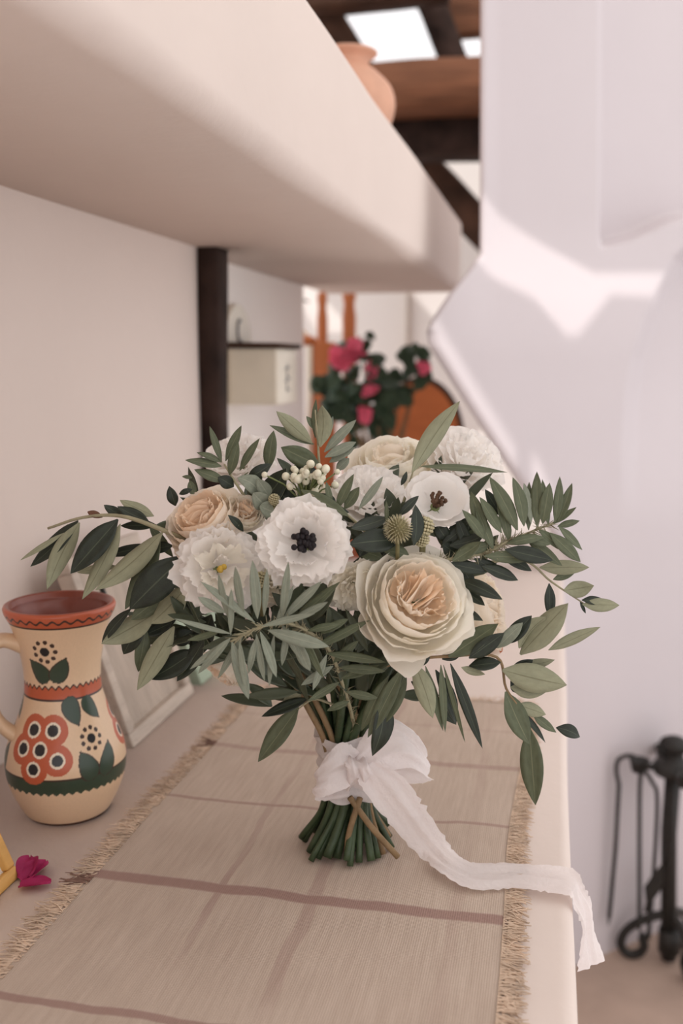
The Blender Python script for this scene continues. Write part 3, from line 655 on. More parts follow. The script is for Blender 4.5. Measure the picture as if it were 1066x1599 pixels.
# ================================================================== LEDGE: PAINTED JUG
def jug():
    b = on_z(107, 1262, ZL); x, y = b.x, b.y
    e = thing('painted_jug', (x, y, ZL), 'cream ceramic jug painted with orange flowers and green leaves on ledge', 'jug')
    k = (b-CAM).dot(FW)/FPX
    Z = lambda v: z_at(x, y, v)
    prof_px = [(1262, 60), (1255, 66), (1235, 77), (1210, 87), (1185, 91), (1160, 88), (1135, 79), (1110, 68), (1085, 60), (1068, 57), (1040, 57.5), (1010, 62), (985, 68), (965, 75), (953, 81), (945, 83)]
    zz = [Z(v) for v, _ in prof_px]; zz[0] = ZL
    sm = catmull([Vector((w*k, z, 0)) for (v, w), z in zip(prof_px, zz)], 20)
    rim = sm[-1]
    outer = [(0, ZL+.001), (55*k, ZL)] + [(p.x, p.y) for p in sm]
    rt = .0035
    inner = [(rim.x-rt*.3, rim.y+rt*.7), (rim.x-rt, rim.y+rt), (rim.x-rt*1.7, rim.y+rt*.6), (rim.x-rt*2, rim.y-rt*.5)] + [(p.x-rt*2, p.y) for p in sm[::-1][8::6]] + [(0, ZL+.008)]
    prof = outer+inner; n = 560
    V, F = lathev(prof, n, Vector((x, y, 0)))
    nin = len(outer)+1
    # paint : surface coordinates (angle*radius, height)
    A = np.array([tuple(v) for v in V]); th = np.arctan2(A[:, 1]-y, A[:, 0]-x); rr = np.hypot(A[:, 0]-x, A[:, 1]-y); z = A[:, 2]
    ring = np.repeat(np.arange(len(prof)), n)
    c = lambda *q: np.array(srgb(*q)[:3])
    CR, OR, GR, BK, DK, WH, IN = c(226, 194, 160), c(188, 90, 56), c(48, 66, 50), c(26, 24, 28), c(58, 36, 30), c(236, 222, 200), c(128, 58, 40)
    col = np.tile(CR, (len(A), 1)); outm = ring < nin
    radz = lambda zv: float(np.interp(zv, [p.y for p in sm], [p.x for p in sm]))
    cam_th = math.atan2(CAM.y-y, CAM.x-x)
    def surf(u, v):            # where the picture point lies on the jug
        d = ray(u, v); best = None
        for i in range(400):
            t = (b-CAM).length*(.8+.4*i/400); p = CAM+d*t
            if ZL < p.z < rim.y and math.hypot(p.x-x, p.y-y) <= radz(p.z): return math.atan2(p.y-y, p.x-x), p.z
        return None
    def sz(u, v): s = surf(u, v); return s[1] if s else Z(v)
    def band(z0, z1, color, wave0=0, wave1=0, fr=34, edge=None):
        w0 = z0+wave0*np.sin(fr*th+.6*np.sin(5*th)); w1 = z1+wave1*np.sin(fr*th+.7*np.sin(3*th))
        m = outm & (z > w0) & (z < w1); col[m] = color
        if edge is not None:
            for w in ([w0] if wave0 or not wave1 else [])+([w1] if wave1 else []): mm = outm & (np.abs(z-w) < .0009); col[mm] = edge
    ub = 100
    zb0, zb1 = sz(88, 983), rim.y-.001; band(zb0, 9, OR, 0, 0)
    m = outm & (np.abs(z-zb0) < .0009); col[m] = DK
    wl = zb0+(zb1-zb0)*.62+.0016*np.sin(30*th+.5*np.sin(4*th)); m = outm & (np.abs(z-wl) < .0011); col[m] = DK
    z0, z1 = sz(97, 1094), sz(97, 1074); band(z0, z1, OR, 0, .0014, 36); m = outm & (np.abs(z-z0) < .0009); col[m] = DK
    wl = z1+.0014*np.sin(36*th+.7*np.sin(3*th)); m = outm & (np.abs(z-wl) < .0010); col[m] = DK
    band(sz(108, 1240), sz(108, 1218), GR, .0012, 0, 46); 
    m = outm & (np.abs(z-sz(108, 1218)) < .0006); col[m] = DK
    m = outm & (z < ZL+.003); col[m] = c(96, 58, 44)
    def loc(th0, z0):
        d = (th-th0+math.pi) % (2*math.pi)-math.pi; return d*radz(z0), z-z0
    def disc(s, r, color, a=1.0):
        dx, dz = loc(*s); m = outm & (dx*dx/(a*a)+dz*dz < r*r); col[m] = color
    def off(s, dx, dz): return (s[0]+dx/radz(s[1]), s[1]+dz)
    def flower(s, R):
        cs = [(-.02, -.05)]+[(math.cos(math.radians(q))*1.0, math.sin(math.radians(q))*1.0) for q in (55, 125, 185, 255, 328)]
        for ax, az in cs: disc(off(s, ax*R, az*R), R*.74, OR)
        for ax, az in cs: disc(off(s, ax*R, az*R), R*.38, WH); disc(off(s, ax*R, az*R), R*.27, BK)
    def daisy(s, R):
        disc(s, R*.42, BK)
        for q in range(9): a = 2*math.pi*q/9; disc(off(s, R*.92*math.cos(a), R*.92*math.sin(a)), R*.2, DK)
    def leafp(s, L_, wd, ang):
        dx, dz = loc(*s); ca, sa = math.cos(ang), math.sin(ang); p = (dx*ca+dz*sa)/L_; q = (-dx*sa+dz*ca)/wd
        q = q - .25*p*p; wq = np.where((p > -.5) & (p < .5), np.clip((p+.5), 0, 1)**.45*np.clip(.5-p, 0, 1)**.8*1.15, 0)
        m = outm & (np.abs(q) < wq); e2 = outm & (np.abs(q) < wq+.07) & (p > -.53) & (p < .56); col[e2 & ~m] = DK; col[m] = GR
    sets = [surf(70, 1018), surf(63, 1170), surf(142, 1152), surf(62, 1048), surf(94, 1048), surf(112, 1110), surf(140, 1104), surf(138, 1196), surf(168, 1184), surf(176, 1128)]
    for turn in (0, math.radians(128), math.radians(236)):
        T = lambda s: (s[0]+turn, s[1])
        if turn < 4: daisy(T(sets[0]), 17*k)
        leafp(T(off(sets[3], 0, 0)), 40*k, 24*k, math.radians(125)); leafp(T(sets[4]), 40*k, 24*k, math.radians(62))
        flower(T(sets[1]), 30*k)
        daisy(T(sets[2]), 16*k)
        leafp(T(sets[5]), 42*k, 24*k, math.radians(-75)); leafp(T(sets[6]), 38*k, 20*k, math.radians(-62))
        leafp(T(sets[7]), 44*k, 27*k, math.radians(110)); leafp(T(sets[8]), 48*k, 25*k, math.radians(66))
    col[ring >= nin] = IN
    me = mesh_data('body', rel((V, F), e)[0], F, [attr_mat('jug_paint')])
    at_ = me.color_attributes.new('paint', 'FLOAT_COLOR', 'POINT'); at_.data.foreach_set('color', np.hstack([col, np.ones((len(col), 1))]).astype(np.float32).ravel())
    link(bpy.data.objects.new('body', me), e)
    # strap handle to the side
    an = cam_th - math.radians(82); d = Vector((math.cos(an), math.sin(an), 0)); c0 = Vector((x, y, 0))
    hp = [c0+d*(r*k)+Vector((0, 0, Z(v))) for r, v in ((55, 1000), (88, 990), (112, 1012), (112, 1062), (98, 1110), (70, 1140))]
    pts = catmull(hp, 8); V2, F2 = [], []; up = Vector((0, 0, 1)); sdir = d.cross(up)
    for i, p in enumerate(pts):
        t = (pts[min(i+1, len(pts)-1)]-pts[max(0, i-1)]).normalized(); nn = sdir.cross(t)
        for q in range(12):
            a = 2*math.pi*q/12; V2.append(p+sdir*(17*k*math.cos(a))+nn*((10+5*math.exp(-i*.25)+4*math.exp(-(len(pts)-i)*.3))*k*math.sin(a)))
    for i in range(len(pts)-1):
        for q in range(12): F2.append([i*12+q, i*12+(q+1) % 12, (i+1)*12+(q+1) % 12, (i+1)*12+q])
    M['jug_cream'] = mat('jug_cream', (*CR, 1), .35, .04, 60, coat=.3)
    obj('handle', rel((V2, F2), e), 'jug_cream', e)
jug()

# ================================================================== LEDGE: FRAMES, PETAL
def lean_frame(name, y0, y1, x0, h, lean, bar, th, mb, mp_, label, e_label='picture frame', inner=None):
    """frame whose foot runs along the ledge from y0 to y1 at x0 and leans back toward the wall"""
    e = thing(name, (x0, (y0+y1)/2, ZL), label, e_label)
    up = Vector((-math.sin(lean), 0, math.cos(lean))); nrm = Vector((math.cos(lean), 0, math.sin(lean))); o0 = Vector((x0, y0, ZL+0.0008+th*math.sin(lean)*0))
    def plate(a0, a1, b0, b1, d0, d1, bev=.002):
        V, F = boxv(a0, a1, d0, d1, b0, b1, bev)
        return [o0 + Vector((0, v.x, 0)) + up*v.z + nrm*v.y for v in V], F
    w = y1-y0
    obj('bottom_bar', rel(plate(0, w, 0, bar, -th, 0), e), mb, e); obj('top_bar', rel(plate(0, w, h-bar, h, -th, 0), e), mb, e)
    obj('side_bar', rel(plate(0, bar, bar, h-bar, -th, 0), e), mb, e); obj('side_bar', rel(plate(w-bar, w, bar, h-bar, -th, 0), e), mb, e)
    obj('panel', rel(plate(bar*.8, w-bar*.8, bar*.8, h-bar*.8, -th*.8, -th*.55, 0), e), mp_, e, False)
    return e, plate
a = on_z(204, 1169, ZL); b = on_z(309, 1083, ZL)
e, pl = lean_frame('picture_frame', a.y, b.y, (a.x+b.x)/2, 0.235, math.radians(19), 0.017, 0.02, 'white_wood', 'board_wood', 'whitewashed wooden frame leaning on wall behind the painted jug')
o = obj('hook', rel(pl(.07, .075, .165, .19, -.011, -.006, .001), e), 'iron', e)
c = on_z(313, 1082, ZL)
lean_frame('picture_frame', c.y+.03, c.y+.17, c.x-.008, 0.10, math.radians(22), 0.02, 0.02, 'mint', 'paper', 'pale green frame corner showing past the whitewashed wooden frame')
a = on_z(33, 1369, ZL)
lean_frame('picture_frame', a.y-.17, a.y, a.x, 0.13, math.radians(24), 0.0115, 0.012, 'yellow_wood', 'paper', 'small honey-coloured wooden frame beside fallen magenta petals')

def bract():
    c = on_z(52, 1372, ZL); e = thing('bougainvillea_bract', c, 'fallen magenta bougainvillea bract lying on white ledge beside yellow frame', 'petal')
    k = (c-CAM).dot(FW)/FPX
    for i, (u0, v0, u1, v1, w, lf) in enumerate(((34, 1376, 74, 1352, 36, .006), (30, 1384, 80, 1382, 30, .004), (40, 1372, 48, 1347, 30, .009))):
        p0, p1 = on_z(u0, v0, ZL+.002), on_z(u1, v1, ZL+.002); X = p1-p0; Y = Vector((0, 0, 1)).cross(X).normalized(); wd = w*k*1.15
        def fn(s, t):
            ww = math.sin(math.pi*min(.97, .06+t*.93)**.8)**.7*(s-.5)
            return p0+X*t+Y*(ww*wd)+Vector((0, 0, .001+lf*abs(s-.5)*2*math.sin(math.pi*t)+lf*.6*t*t+.0012*math.sin(9*s+5*t)))
        obj('petal', rel(gridv(fn, 10, 12), e), 'magenta', e)
bract()

# ================================================================== THE BOUQUET
BASE = on_z(541, 1326, ZL); BX, BY = BASE.x, BASE.y
def axis_D(v): return proj((BX, BY, z_at(BX, BY, v)))[2]
_tab = [(v, axis_D(v)) for v in range(500, 1401, 50)]
def bp(u, v, z=0.0): return at(u, v, lerp_table(_tab, v) - z/100)     # picture point, z cm in front of the bouquet's axis
KP = lerp_table(_tab, 900)/FPX
bouquet = thing('bridal_bouquet', (BX, BY, ZL), 'bouquet of cream roses, white ruffled blooms and olive leaves tied with white ribbon', 'bouquet')
def bobj(name, vf, m, label=None, parent=None, smooth_=True):
    p = parent or bouquet
    off = bouquet.location if p is bouquet else bouquet.location + p.location
    o = obj(name, ([Vector(v)-off for v in vf[0]], vf[1]), m, p, smooth_)
    if label: o['label'] = label
    return o

# ---- stems
def stems():
    rnd = random.Random(11)
    zn0, zn1 = z_at(BX, BY, 1246), z_at(BX, BY, 1142); zh = z_at(BX, BY, 1010)
    n = 46
    for i in range(n):
        ring = 0 if i < 24 else (1 if i < 38 else 2); a = 2*math.pi*(i*0.382)+rnd.uniform(-.15, .15)
        rb = (.043, .030, .014)[ring]*rnd.uniform(.88, 1.08); rn = (.0205, .014, .006)[ring]; rt = (.060, .042, .02)[ring]*rnd.uniform(.8, 1.2)
        # each stem runs nearly straight through the binding, slightly spiralled
        P0 = Vector((BX+rb*math.cos(a), BY+rb*math.sin(a), ZL+.006+(rnd.uniform(0, .012) if rnd.random() < .4 else 0)))
        P1 = Vector((BX+rn*math.cos(a+.35), BY+rn*math.sin(a+.35), zn0)); P2 = Vector((BX+rn*math.cos(a+.7), BY+rn*math.sin(a+.7), zn1)); P3 = Vector((BX+rt*math.cos(a+1.1), BY+rt*math.sin(a+1.1), zh))
        r = rnd.choice([.0028, .0032, .0036, .0042]); brown = rnd.random() < .1
        bobj('stem', tubev(catmull([P0, P1, P2, P3], 6), [r*1.05]+[r]*17+[r*.9], 8), 'bark' if brown else 'stem')
    for pts in ([(546, 1245), (580, 1292), (621, 1341)], [(562, 1246), (545, 1300), (541, 1350)]):
        q = [bp(u, v, 3.4) for u, v in pts]; q[-1].z = max(q[-1].z, ZL+.009)
        bobj('stem', tubev(catmull(q, 5), .0028, 7), 'bark')
    for pts in ([(470, 1050), (500, 1110), (516, 1146), (524, 1180)], [(452, 1052), (482, 1108), (502, 1146), (512, 1180)], [(520, 1060), (552, 1105), (556, 1146), (552, 1180)]):
        bobj('stem', tubev(catmull([bp(u, v, (3.4, 2.9, 2.2, 1.6)[i]) for i, (u, v) in enumerate(pts)], 5), .0028, 7), 'bark')
stems()

# ---- petals and blooms
class Bloom:
    """a flower head: local frame with axis `facing`; petals become its children"""
    def __init__(self, name, u, v, z, rpx, facing, label, seed=0, spin=0.0, small=False):
        self.small, self.pool = small, {}
        self.c = bp(u, v, z); self.R = rpx*(lerp_table(_tab, v)-z/100)/FPX; self.rnd = random.Random(seed)
        f = (RT*facing[0]+UP*facing[1]-FW*facing[2]).normalized(); a = (UP - f*UP.dot(f)); a = a.normalized() if a.length > .1 else RT.copy(); b = f.cross(a)
        a, b = a*math.cos(spin)+b*math.sin(spin), b*math.cos(spin)-a*math.sin(spin)
        self.f, self.a, self.b = f, a, b
        core = ballv((0, 0, 0), 1, 12, 8)
        V = [self.w(p.x*.2, p.y*.2, -.60+p.z*.2) for p in core[0]]
        self.o = bobj(name, (V, core[1]), 'sepal', label)
    def w(self, x, y, z): return self.c + (self.a*x+self.b*y+self.f*z)*self.R
    def petal(self, az, half, prof, m, ruffle=.0, rk=4, rounding=.18, point=0.0, tilt=0.0, cup=.0, ns=18, nt=12, notch=0.0, curl=0.0, rexp=2.6):
        rnd = self.rnd; ph, ph2 = rnd.uniform(0, 6.3), rnd.uniform(0, 6.3); P0, P1, P2 = prof; rs = rnd.uniform(.97, 1.05); zo = rnd.uniform(-.02, .02)
        def fn(i, t0):
            s = i*2-1; tm = 1 - rounding*abs(s)**rexp + point*max(0, 1-abs(s)*2.2) - notch*max(0, 1-abs(s)*4)
            t = t0*tm; q = 1-t
            r = (P0[0]*q*q+2*P1[0]*q*t+P2[0]*t*t)*rs; z = P0[1]*q*q+2*P1[1]*q*t+P2[1]*t*t+zo
            wdt = half*(.55+.45*math.sin(math.pi/2*min(1, t*1.5)))
            an = az+s*wdt
            rf = ruffle*(1.9*t**1.6*noise.noise(Vector((s*rk*.55+ph, t*1.2, ph2)))+1.5*t**3*noise.noise(Vector((s*rk*1.3+ph2, t*1.5, ph)))+1.5*t**5*noise.noise(Vector((s*rk*3.2+ph, t, ph2))))
            tm_j = 1
            # ruffle pushes along the surface normal in the radial plane
            dr = 2*(P1[0]-P0[0])*q+2*(P2[0]-P1[0])*t; dz = 2*(P1[1]-P0[1])*q+2*(P2[1]-P1[1])*t; l = math.hypot(dr, dz) or 1
            r += -dz/l*rf - cup*s*s*t; z += dr/l*rf + tilt*s*t
            if curl: e = max(0, t-.78)/.22; r += curl*e*e; z -= curl*.6*e*e
            return self.w(r*math.cos(an), r*math.sin(an), z)
        V, F = gridv(fn, ns, nt)
        if self.small: self.pool.setdefault(m, []).append((V, F))
        else: bobj('petal', (V, F), m, parent=self.o)
    def flush(self):               # the petals of half-hidden small blooms stay one part
        for m, f in self.pool.items(): k = bobj('small_petals', join(*f), m, parent=self.o); k['kind'] = 'stuff'
    def layer(self, n, half, prof, m, a0=None, **kw):
        a0 = self.rnd.uniform(0, 6.3) if a0 is None else a0
        for i in range(n): self.petal(a0+2*math.pi*(i+self.rnd.uniform(-.12, .12))/n, half*self.rnd.uniform(.92, 1.08), prof, m, **kw)
    def curtain(self, p0, p1, z0, z1, lean, m, wave=.05):
        rnd = self.rnd; ph, ph2 = rnd.uniform(0, 6), rnd.uniform(0, 6); d = (p1[0]-p0[0], p1[1]-p0[1]); l = math.hypot(*d); nx, ny = -d[1]/l, d[0]/l
        def fn(i, t):
            w = wave*math.sin(math.pi*i*2.2+ph)*(.5+.5*i)+.35*wave*math.sin(9*i+ph2)*t+lean*t*t; h = z0+(z1-z0)*t*(.72+.28*math.sin(math.pi*min(1, i*1.1+.1)))+.015*math.sin(8*i+ph2)
            return self.w(p0[0]+d[0]*i+nx*w, p0[1]+d[1]*i+ny*w, h)
        return gridv(fn, 20, 8)
    def heart(self, ang, inner, heart):
        """folded heart of a garden rose: petals fanned from one side of the cup, nested and wavy"""
        rnd = self.rnd; o = (-.30*math.cos(ang), -.30*math.sin(ang)); folds = ([], [])
        self.layer(3, 1.1, ((.02, -.22), (.3, -.18), (.58, -.04)), heart, ruffle=.03, rk=2, ns=12, nt=6)
        for i in range(11):
            q = (i-5)/5; a = ang+q*1.55+rnd.uniform(-.07, .07); R0 = .50*rnd.uniform(.9, 1.0)
            p1 = (math.cos(a)*R0, math.sin(a)*R0); s0 = (o[0]+rnd.uniform(-.05, .05)-math.sin(ang)*q*.16, o[1]+rnd.uniform(-.05, .05)+math.cos(ang)*q*.16)
            folds[1 if i % 3 else 0].append(self.curtain(s0, p1, -.08, rnd.uniform(.24, .38), rnd.uniform(.03, .11)*(1 if q > 0 else -1), heart, .04))
        for f, m in zip(folds, (inner, heart)): k = bobj('folded_petals', join(*f), m, parent=self.o); k['kind'] = 'stuff'
        for i in range(4):
            a = ang+math.pi+(i-1.5)*.55; self.petal(a, .6, ((.12, -.2), (.42, .0), (.44-.07*i*.5, .34)), inner, ruffle=.05, rk=2, rounding=.15)
        for i in range(3): self.petal(ang+(i-1)*.9, .45, ((.1, -.2), (.40, .0), (.40, .33)), heart, ruffle=.06, rk=2, rounding=.2)

def garden_rose(b, outer='petal_cream', mid='petal_cream', inner='petal_blush', heart='petal_peach', big=True, hd=0.8):
    if big:
        b.layer(4, .95, ((.1, -.85), (.92, -.80), (1.04, -.10)), outer, ruffle=.05, rk=1.5, rounding=.22, point=.05, curl=.10, ns=22)
    b.layer(4, 1.0, ((.1, -.75), (1.05, -.62), (.92, .10)), outer, ruffle=.04, rk=1.6, rounding=.16, point=.03, curl=.10, ns=22)
    b.layer(4, 1.0, ((.1, -.7), (.98, -.42), (.77, .22)), mid, ruffle=.035, rk=2, rounding=.13, curl=.09, ns=22)
    b.layer(4, .98, ((.1, -.6), (.88, -.22), (.66, .31)), mid, ruffle=.03, rk=2, rounding=.12, curl=.05, ns=22)
    b.layer(5, .85, ((.1, -.4), (.72, -.1), (.57, .34)), inner, ruffle=.035, rk=2.3, rounding=.10, curl=.02, ns=22)
    b.heart(hd, inner, heart)
def ruffled(b, m='petal_white', m2=None, open_=1.0, centre=None, dense=True):
    m2 = m2 or m
    b.layer(5, .82, ((.05, -.55), (.70, -.45*open_), (1.02, -.08)), m, ruffle=.085, rk=3.2, rounding=.2, ns=26, tilt=.04)
    b.layer(5, .80, ((.05, -.5), (.68, -.30), (.92, .08)), m, ruffle=.085, rk=3.4, rounding=.2, ns=26, tilt=-.05)
    b.layer(4, .85, ((.05, -.45), (.66, -.16), (.76, .18)), m, ruffle=.085, rk=3.4, rounding=.2, ns=26, tilt=.05)
    if dense: b.layer(4, .80, ((.05, -.40), (.54, -.05), (.55, .25)), m2, ruffle=.08, rk=3.2, rounding=.18, ns=24)
    if dense and centre is None:
        b.layer(4, .80, ((.05, -.38), (.40, .0), (.34, .28)), m2, ruffle=.08, rk=2.6, rounding=.18)
        b.layer(3, .9, ((.03, -.36), (.2, .0), (.14, .24)), m2, ruffle=.06, rk=2, rounding=.15)
def stamens(b, m, R=.26, n=26, z0=-.2, z1=.22, thick=.03):
    rnd = b.rnd; parts = []
    for i in range(n):
        a = rnd.uniform(0, 6.28); r = R*math.sqrt(rnd.random()); h = z1-(r/R)*.05+rnd.uniform(-.06, .05)
        p0, p1 = b.w(r*.4*math.cos(a), r*.4*math.sin(a), z0), b.w(r*math.cos(a), r*math.sin(a), h)
        parts.append(tubev([p0, p0.lerp(p1, .6), p1], [thick*b.R*.5, thick*b.R*.6, thick*b.R*1.1], 6)); parts.append(ballv(p1, b.R*thick*1.7, 7, 5))
    c = ballv((0, 0, 0), 1, 12, 8); parts.append(([b.w(p.x*R*.6, p.y*R*.6, z0+.18+p.z*.14) for p in c[0]], c[1]))
    bobj('stamens', join(*parts), m, parent=b.o)

# (toward the camera is the third facing component)
b = Bloom('garden_rose', 652, 935, 10.5, 86, (.22, .42, .88), 'large cream garden rose with peach folded heart', 21, 0); garden_rose(b, hd=-0.9)
for az, hw, P in ((math.pi-.22, .85, ((.15, -.85), (.85, -.85), (1.40, -.42))), (math.pi+.75, .75, ((.15, -.8), (.9, -.8), (1.12, -.30))), (math.pi-1.15, .75, ((.15, -.8), (.95, -.8), (1.14, -.25)))):
    b.petal(az, hw, P, 'petal_cream', ruffle=.05, rk=1.2, rounding=.72, rexp=1.15, cup=.04, ns=24, nt=16)
b = Bloom('ruffled_bloom', 473, 846, 11.5, 75, (-.02, .22, 1), 'white ruffled bloom with black centre', 5, 0); ruffled(b, centre=1, dense=False); b.layer(5, .6, ((.05, -.42), (.52, -.2), (.52, .10)), 'petal_white', ruffle=.05, rk=3, rounding=.15)
stamens(b, 'stamen_black', .24, 30, -.3, .08, .04)
b = Bloom('ruffled_bloom', 346, 888, 9.5, 72, (.35, .05, .9), 'white ruffled bloom with yellow stigma facing sideways', 9, 1.0); ruffled(b, 'petal_white', 'petal_cream', centre=1); b.layer(3, .85, ((.05, -.4), (.30, -.1), (.27, .2)), 'petal_white', ruffle=.07, rk=2.4, rounding=.2); stamens(b, 'stigma', .07, 5, -.3, .12, .04)
b = Bloom('garden_rose', 316, 808, 6.0, 62, (-.35, .62, .62), 'blush garden rose at the left of the bouquet', 13, 1.3); garden_rose(b, 'petal_blush', 'petal_blush', 'petal_peach', 'petal_peach')
b = Bloom('ruffled_bloom', 372, 712, -5, 58, (-.15, .7, .6), 'white ruffled bloom at the upper left behind leaves', 31, .2); ruffled(b)
b = Bloom('garden_rose', 612, 722, -2.5, 68, (-.1, .78, .55), 'cream garden rose at the top of the bouquet', 14, .7); garden_rose(b, 'petal_cream', 'petal_cream', 'petal_cream', 'petal_blush')
b.petal(math.radians(95), .5, ((.1, -.6), (.7, -.55), (1.55, -.15)), 'petal_cream', ruffle=.03, rk=1.1, rounding=.5)
b = Bloom('ruffled_bloom', 728, 712, -1.5, 63, (.25, .62, .7), 'white ruffled bloom at the upper right against pale hood', 17, .5); ruffled(b)
b = Bloom('ruffled_bloom', 572, 772, 3.5, 62, (-.05, .6, .75), 'white ruffled bloom in the middle behind leaf sprig', 19, .1); ruffled(b)
b = Bloom('open_bloom', 684, 778, 6.5, 52, (.12, .55, .8), 'small open white bloom with brown centre', 23, .9)
b.layer(5, .78, ((.05, -.5), (.8, -.42), (1.0, .08)), 'petal_white', ruffle=.03, rk=2.6, rounding=.16); b.layer(4, .85, ((.05, -.48), (.72, -.40), (.82, .12)), 'petal_white', ruffle=.03, rk=2.6, rounding=.16)
stamens(b, 'stamen_brown', .24, 26, -.4, .02, .035)
b = Bloom('ruffled_bloom', 553, 918, 8.5, 44, (.15, -.35, .8), 'small cream ruffled bloom between black-centred bloom and large rose', 29, .3); ruffled(b, 'petal_cream', centre=None)
b = Bloom('garden_rose', 752, 952, 3.5, 76, (.80, .22, .32), 'cream rose seen from its side behind the large rose', 37, .2); garden_rose(b, 'petal_cream', 'petal_blush', 'petal_blush', 'petal_blush')
b.petal(math.radians(-160), .42, ((.15, -.6), (.9, -.6), (1.12, .05)), 'petal_rust', ruffle=.04, rk=1.5, rounding=.4)
b = Bloom('garden_rose', 382, 800, 5.5, 34, (.2, .5, .7), 'small cream rose bud behind the white blooms', 41, small=True); garden_rose(b, big=False); b.flush()
b = Bloom('garden_rose', 350, 1045, 1.5, 40, (-.5, -.65, .4), 'cream bloom hanging low behind the silvery sprig', 43, small=True); garden_rose(b, big=False); b.flush()
b = Bloom('ruffled_bloom', 488, 790, 3, 46, (0, .5, .8), 'cream ruffled bloom behind the white berries', 47, small=True); ruffled(b, 'petal_cream'); b.flush()
b = Bloom('ruffled_bloom', 425, 905, 6.5, 42, (0, .2, .9), 'cream ruffled bloom between the two large white ones', 53, small=True); ruffled(b, 'petal_cream'); b.flush()

# ---- berries, thistle, seed heads
def berries():
    rnd = random.Random(2); root = bp(478, 790, 5)
    V = []; pts = []
    for i in range(34):
        u, v = 482+rnd.gauss(0, 19), 744+rnd.gauss(0, 11); pts.append((bp(u, v, 6+rnd.uniform(-1.2, 1.2)), rnd.uniform(4.2, 6.4)*KP))
    o = bobj('berry_sprig', join(*[tubev([root, root.lerp(p, .55)+UP*.004, p], .0007, 5) for p, r in pts]), 'sepal', 'sprig of small cream berries')
    for p, r in pts: bobj('berry', ballv(p, r, 10, 7), 'berry', parent=o)
berries()
def thistle(u, v, z, rpx, seed, label, spikes=True):
    rnd = random.Random(seed); c = bp(u, v, z); r = rpx*KP
    o = bobj('seed_head', join(ballv(c, r*.78, 14, 10), tubev([c, c-UP*.03+FW*.01], .0018, 6)), 'thistle_core', label)
    parts = []
    for i in range(190):
        zc = 1-2*(i+.5)/190; a = i*2.39996; d = Vector((math.sqrt(1-zc*zc)*math.cos(a), math.sqrt(1-zc*zc)*math.sin(a), zc))
        if spikes: parts.append(tubev([c+d*r*.7, c+d*r*1.12], [r*.055, r*.012], 4))
        elif i % 2 == 0: parts.append(ballv(c+d*r*.85, r*.15, 6, 4))
    k = bobj('spikes' if spikes else 'seeds', join(*parts), 'thistle', parent=o); k['kind'] = 'stuff'
thistle(621, 826, 9.5, 19, 1, 'round spiky thistle head')
thistle(662, 822, 8, 15, 2, 'seed head of tiny cream beads', False); thistle(658, 842, 8, 12, 3, 'small seed head of tiny cream beads', False)
thistle(408, 905, 9.5, 12, 4, 'small brownish seed head beside the white bloom', False); thistle(428, 780, 6.5, 9, 6, 'tiny seed head among the grey leaves', False)

# ---- foliage: each branch is a twig with its leaves; rows are base, tip, width (px), side, depth of base and tip (cm)
def branch(name, label, path, rad, text, kind='olive', m='twig', seed=1, spread=.35):
    rnd = random.Random(seed)
    pts = catmull([bp(*p) for p in path], 6); n = len(pts)
    o = bobj(name, tubev(pts, [rad*(1-.55*i/(n-1)) for i in range(n)], 6), m, label)
    if name == 'silver_branch':
        hairs = []
        for i in range(240):
            q = rnd.random()**.8*(n-2); a = pts[int(q)].lerp(pts[int(q)+1], q % 1); t = (pts[int(q)+1]-pts[int(q)]).normalized()
            d = (t*rnd.uniform(.2, 1)+Vector((rnd.gauss(0, 1), rnd.gauss(0, 1), rnd.gauss(0, 1))).normalized()*.8).normalized()
            hairs.append(tubev([a, a+d*rnd.uniform(.005, .011)], [.0006, .0002], 3, False))
        h = bobj('scale_hairs', join(*hairs), 'twig', parent=o); h['kind'] = 'stuff'
    for row in text.strip().splitlines():
        c = row.split()
        if not c: continue
        u0, v0, u1, v1, w = map(float, c[:5]); side = c[5]; z0, z1 = float(c[6]), float(c[7]); kd = kind
        if side in ('M', 'S', 'R', 'B'): kd = {'M': 'mid', 'S': 'silver', 'R': 'round', 'B': 'brown'}[side]
        P0, P1 = bp(u0, v0, z0), bp(u1, v1, z1); D = (P0-CAM).dot(FW)
        fc = -FW if side != 'U' else FW
        fc = (fc + Vector((0, 0, .35 if side != 'U' else -.2)) + RT*rnd.uniform(-.2, .2)).normalized()
        place_leaf(kd, P0, P1, w*(1.12 if kd == 'silver' else 1.18)*D/FPX, fc, o, rnd.uniform(-spread, spread), rnd.randrange(6))
    return o

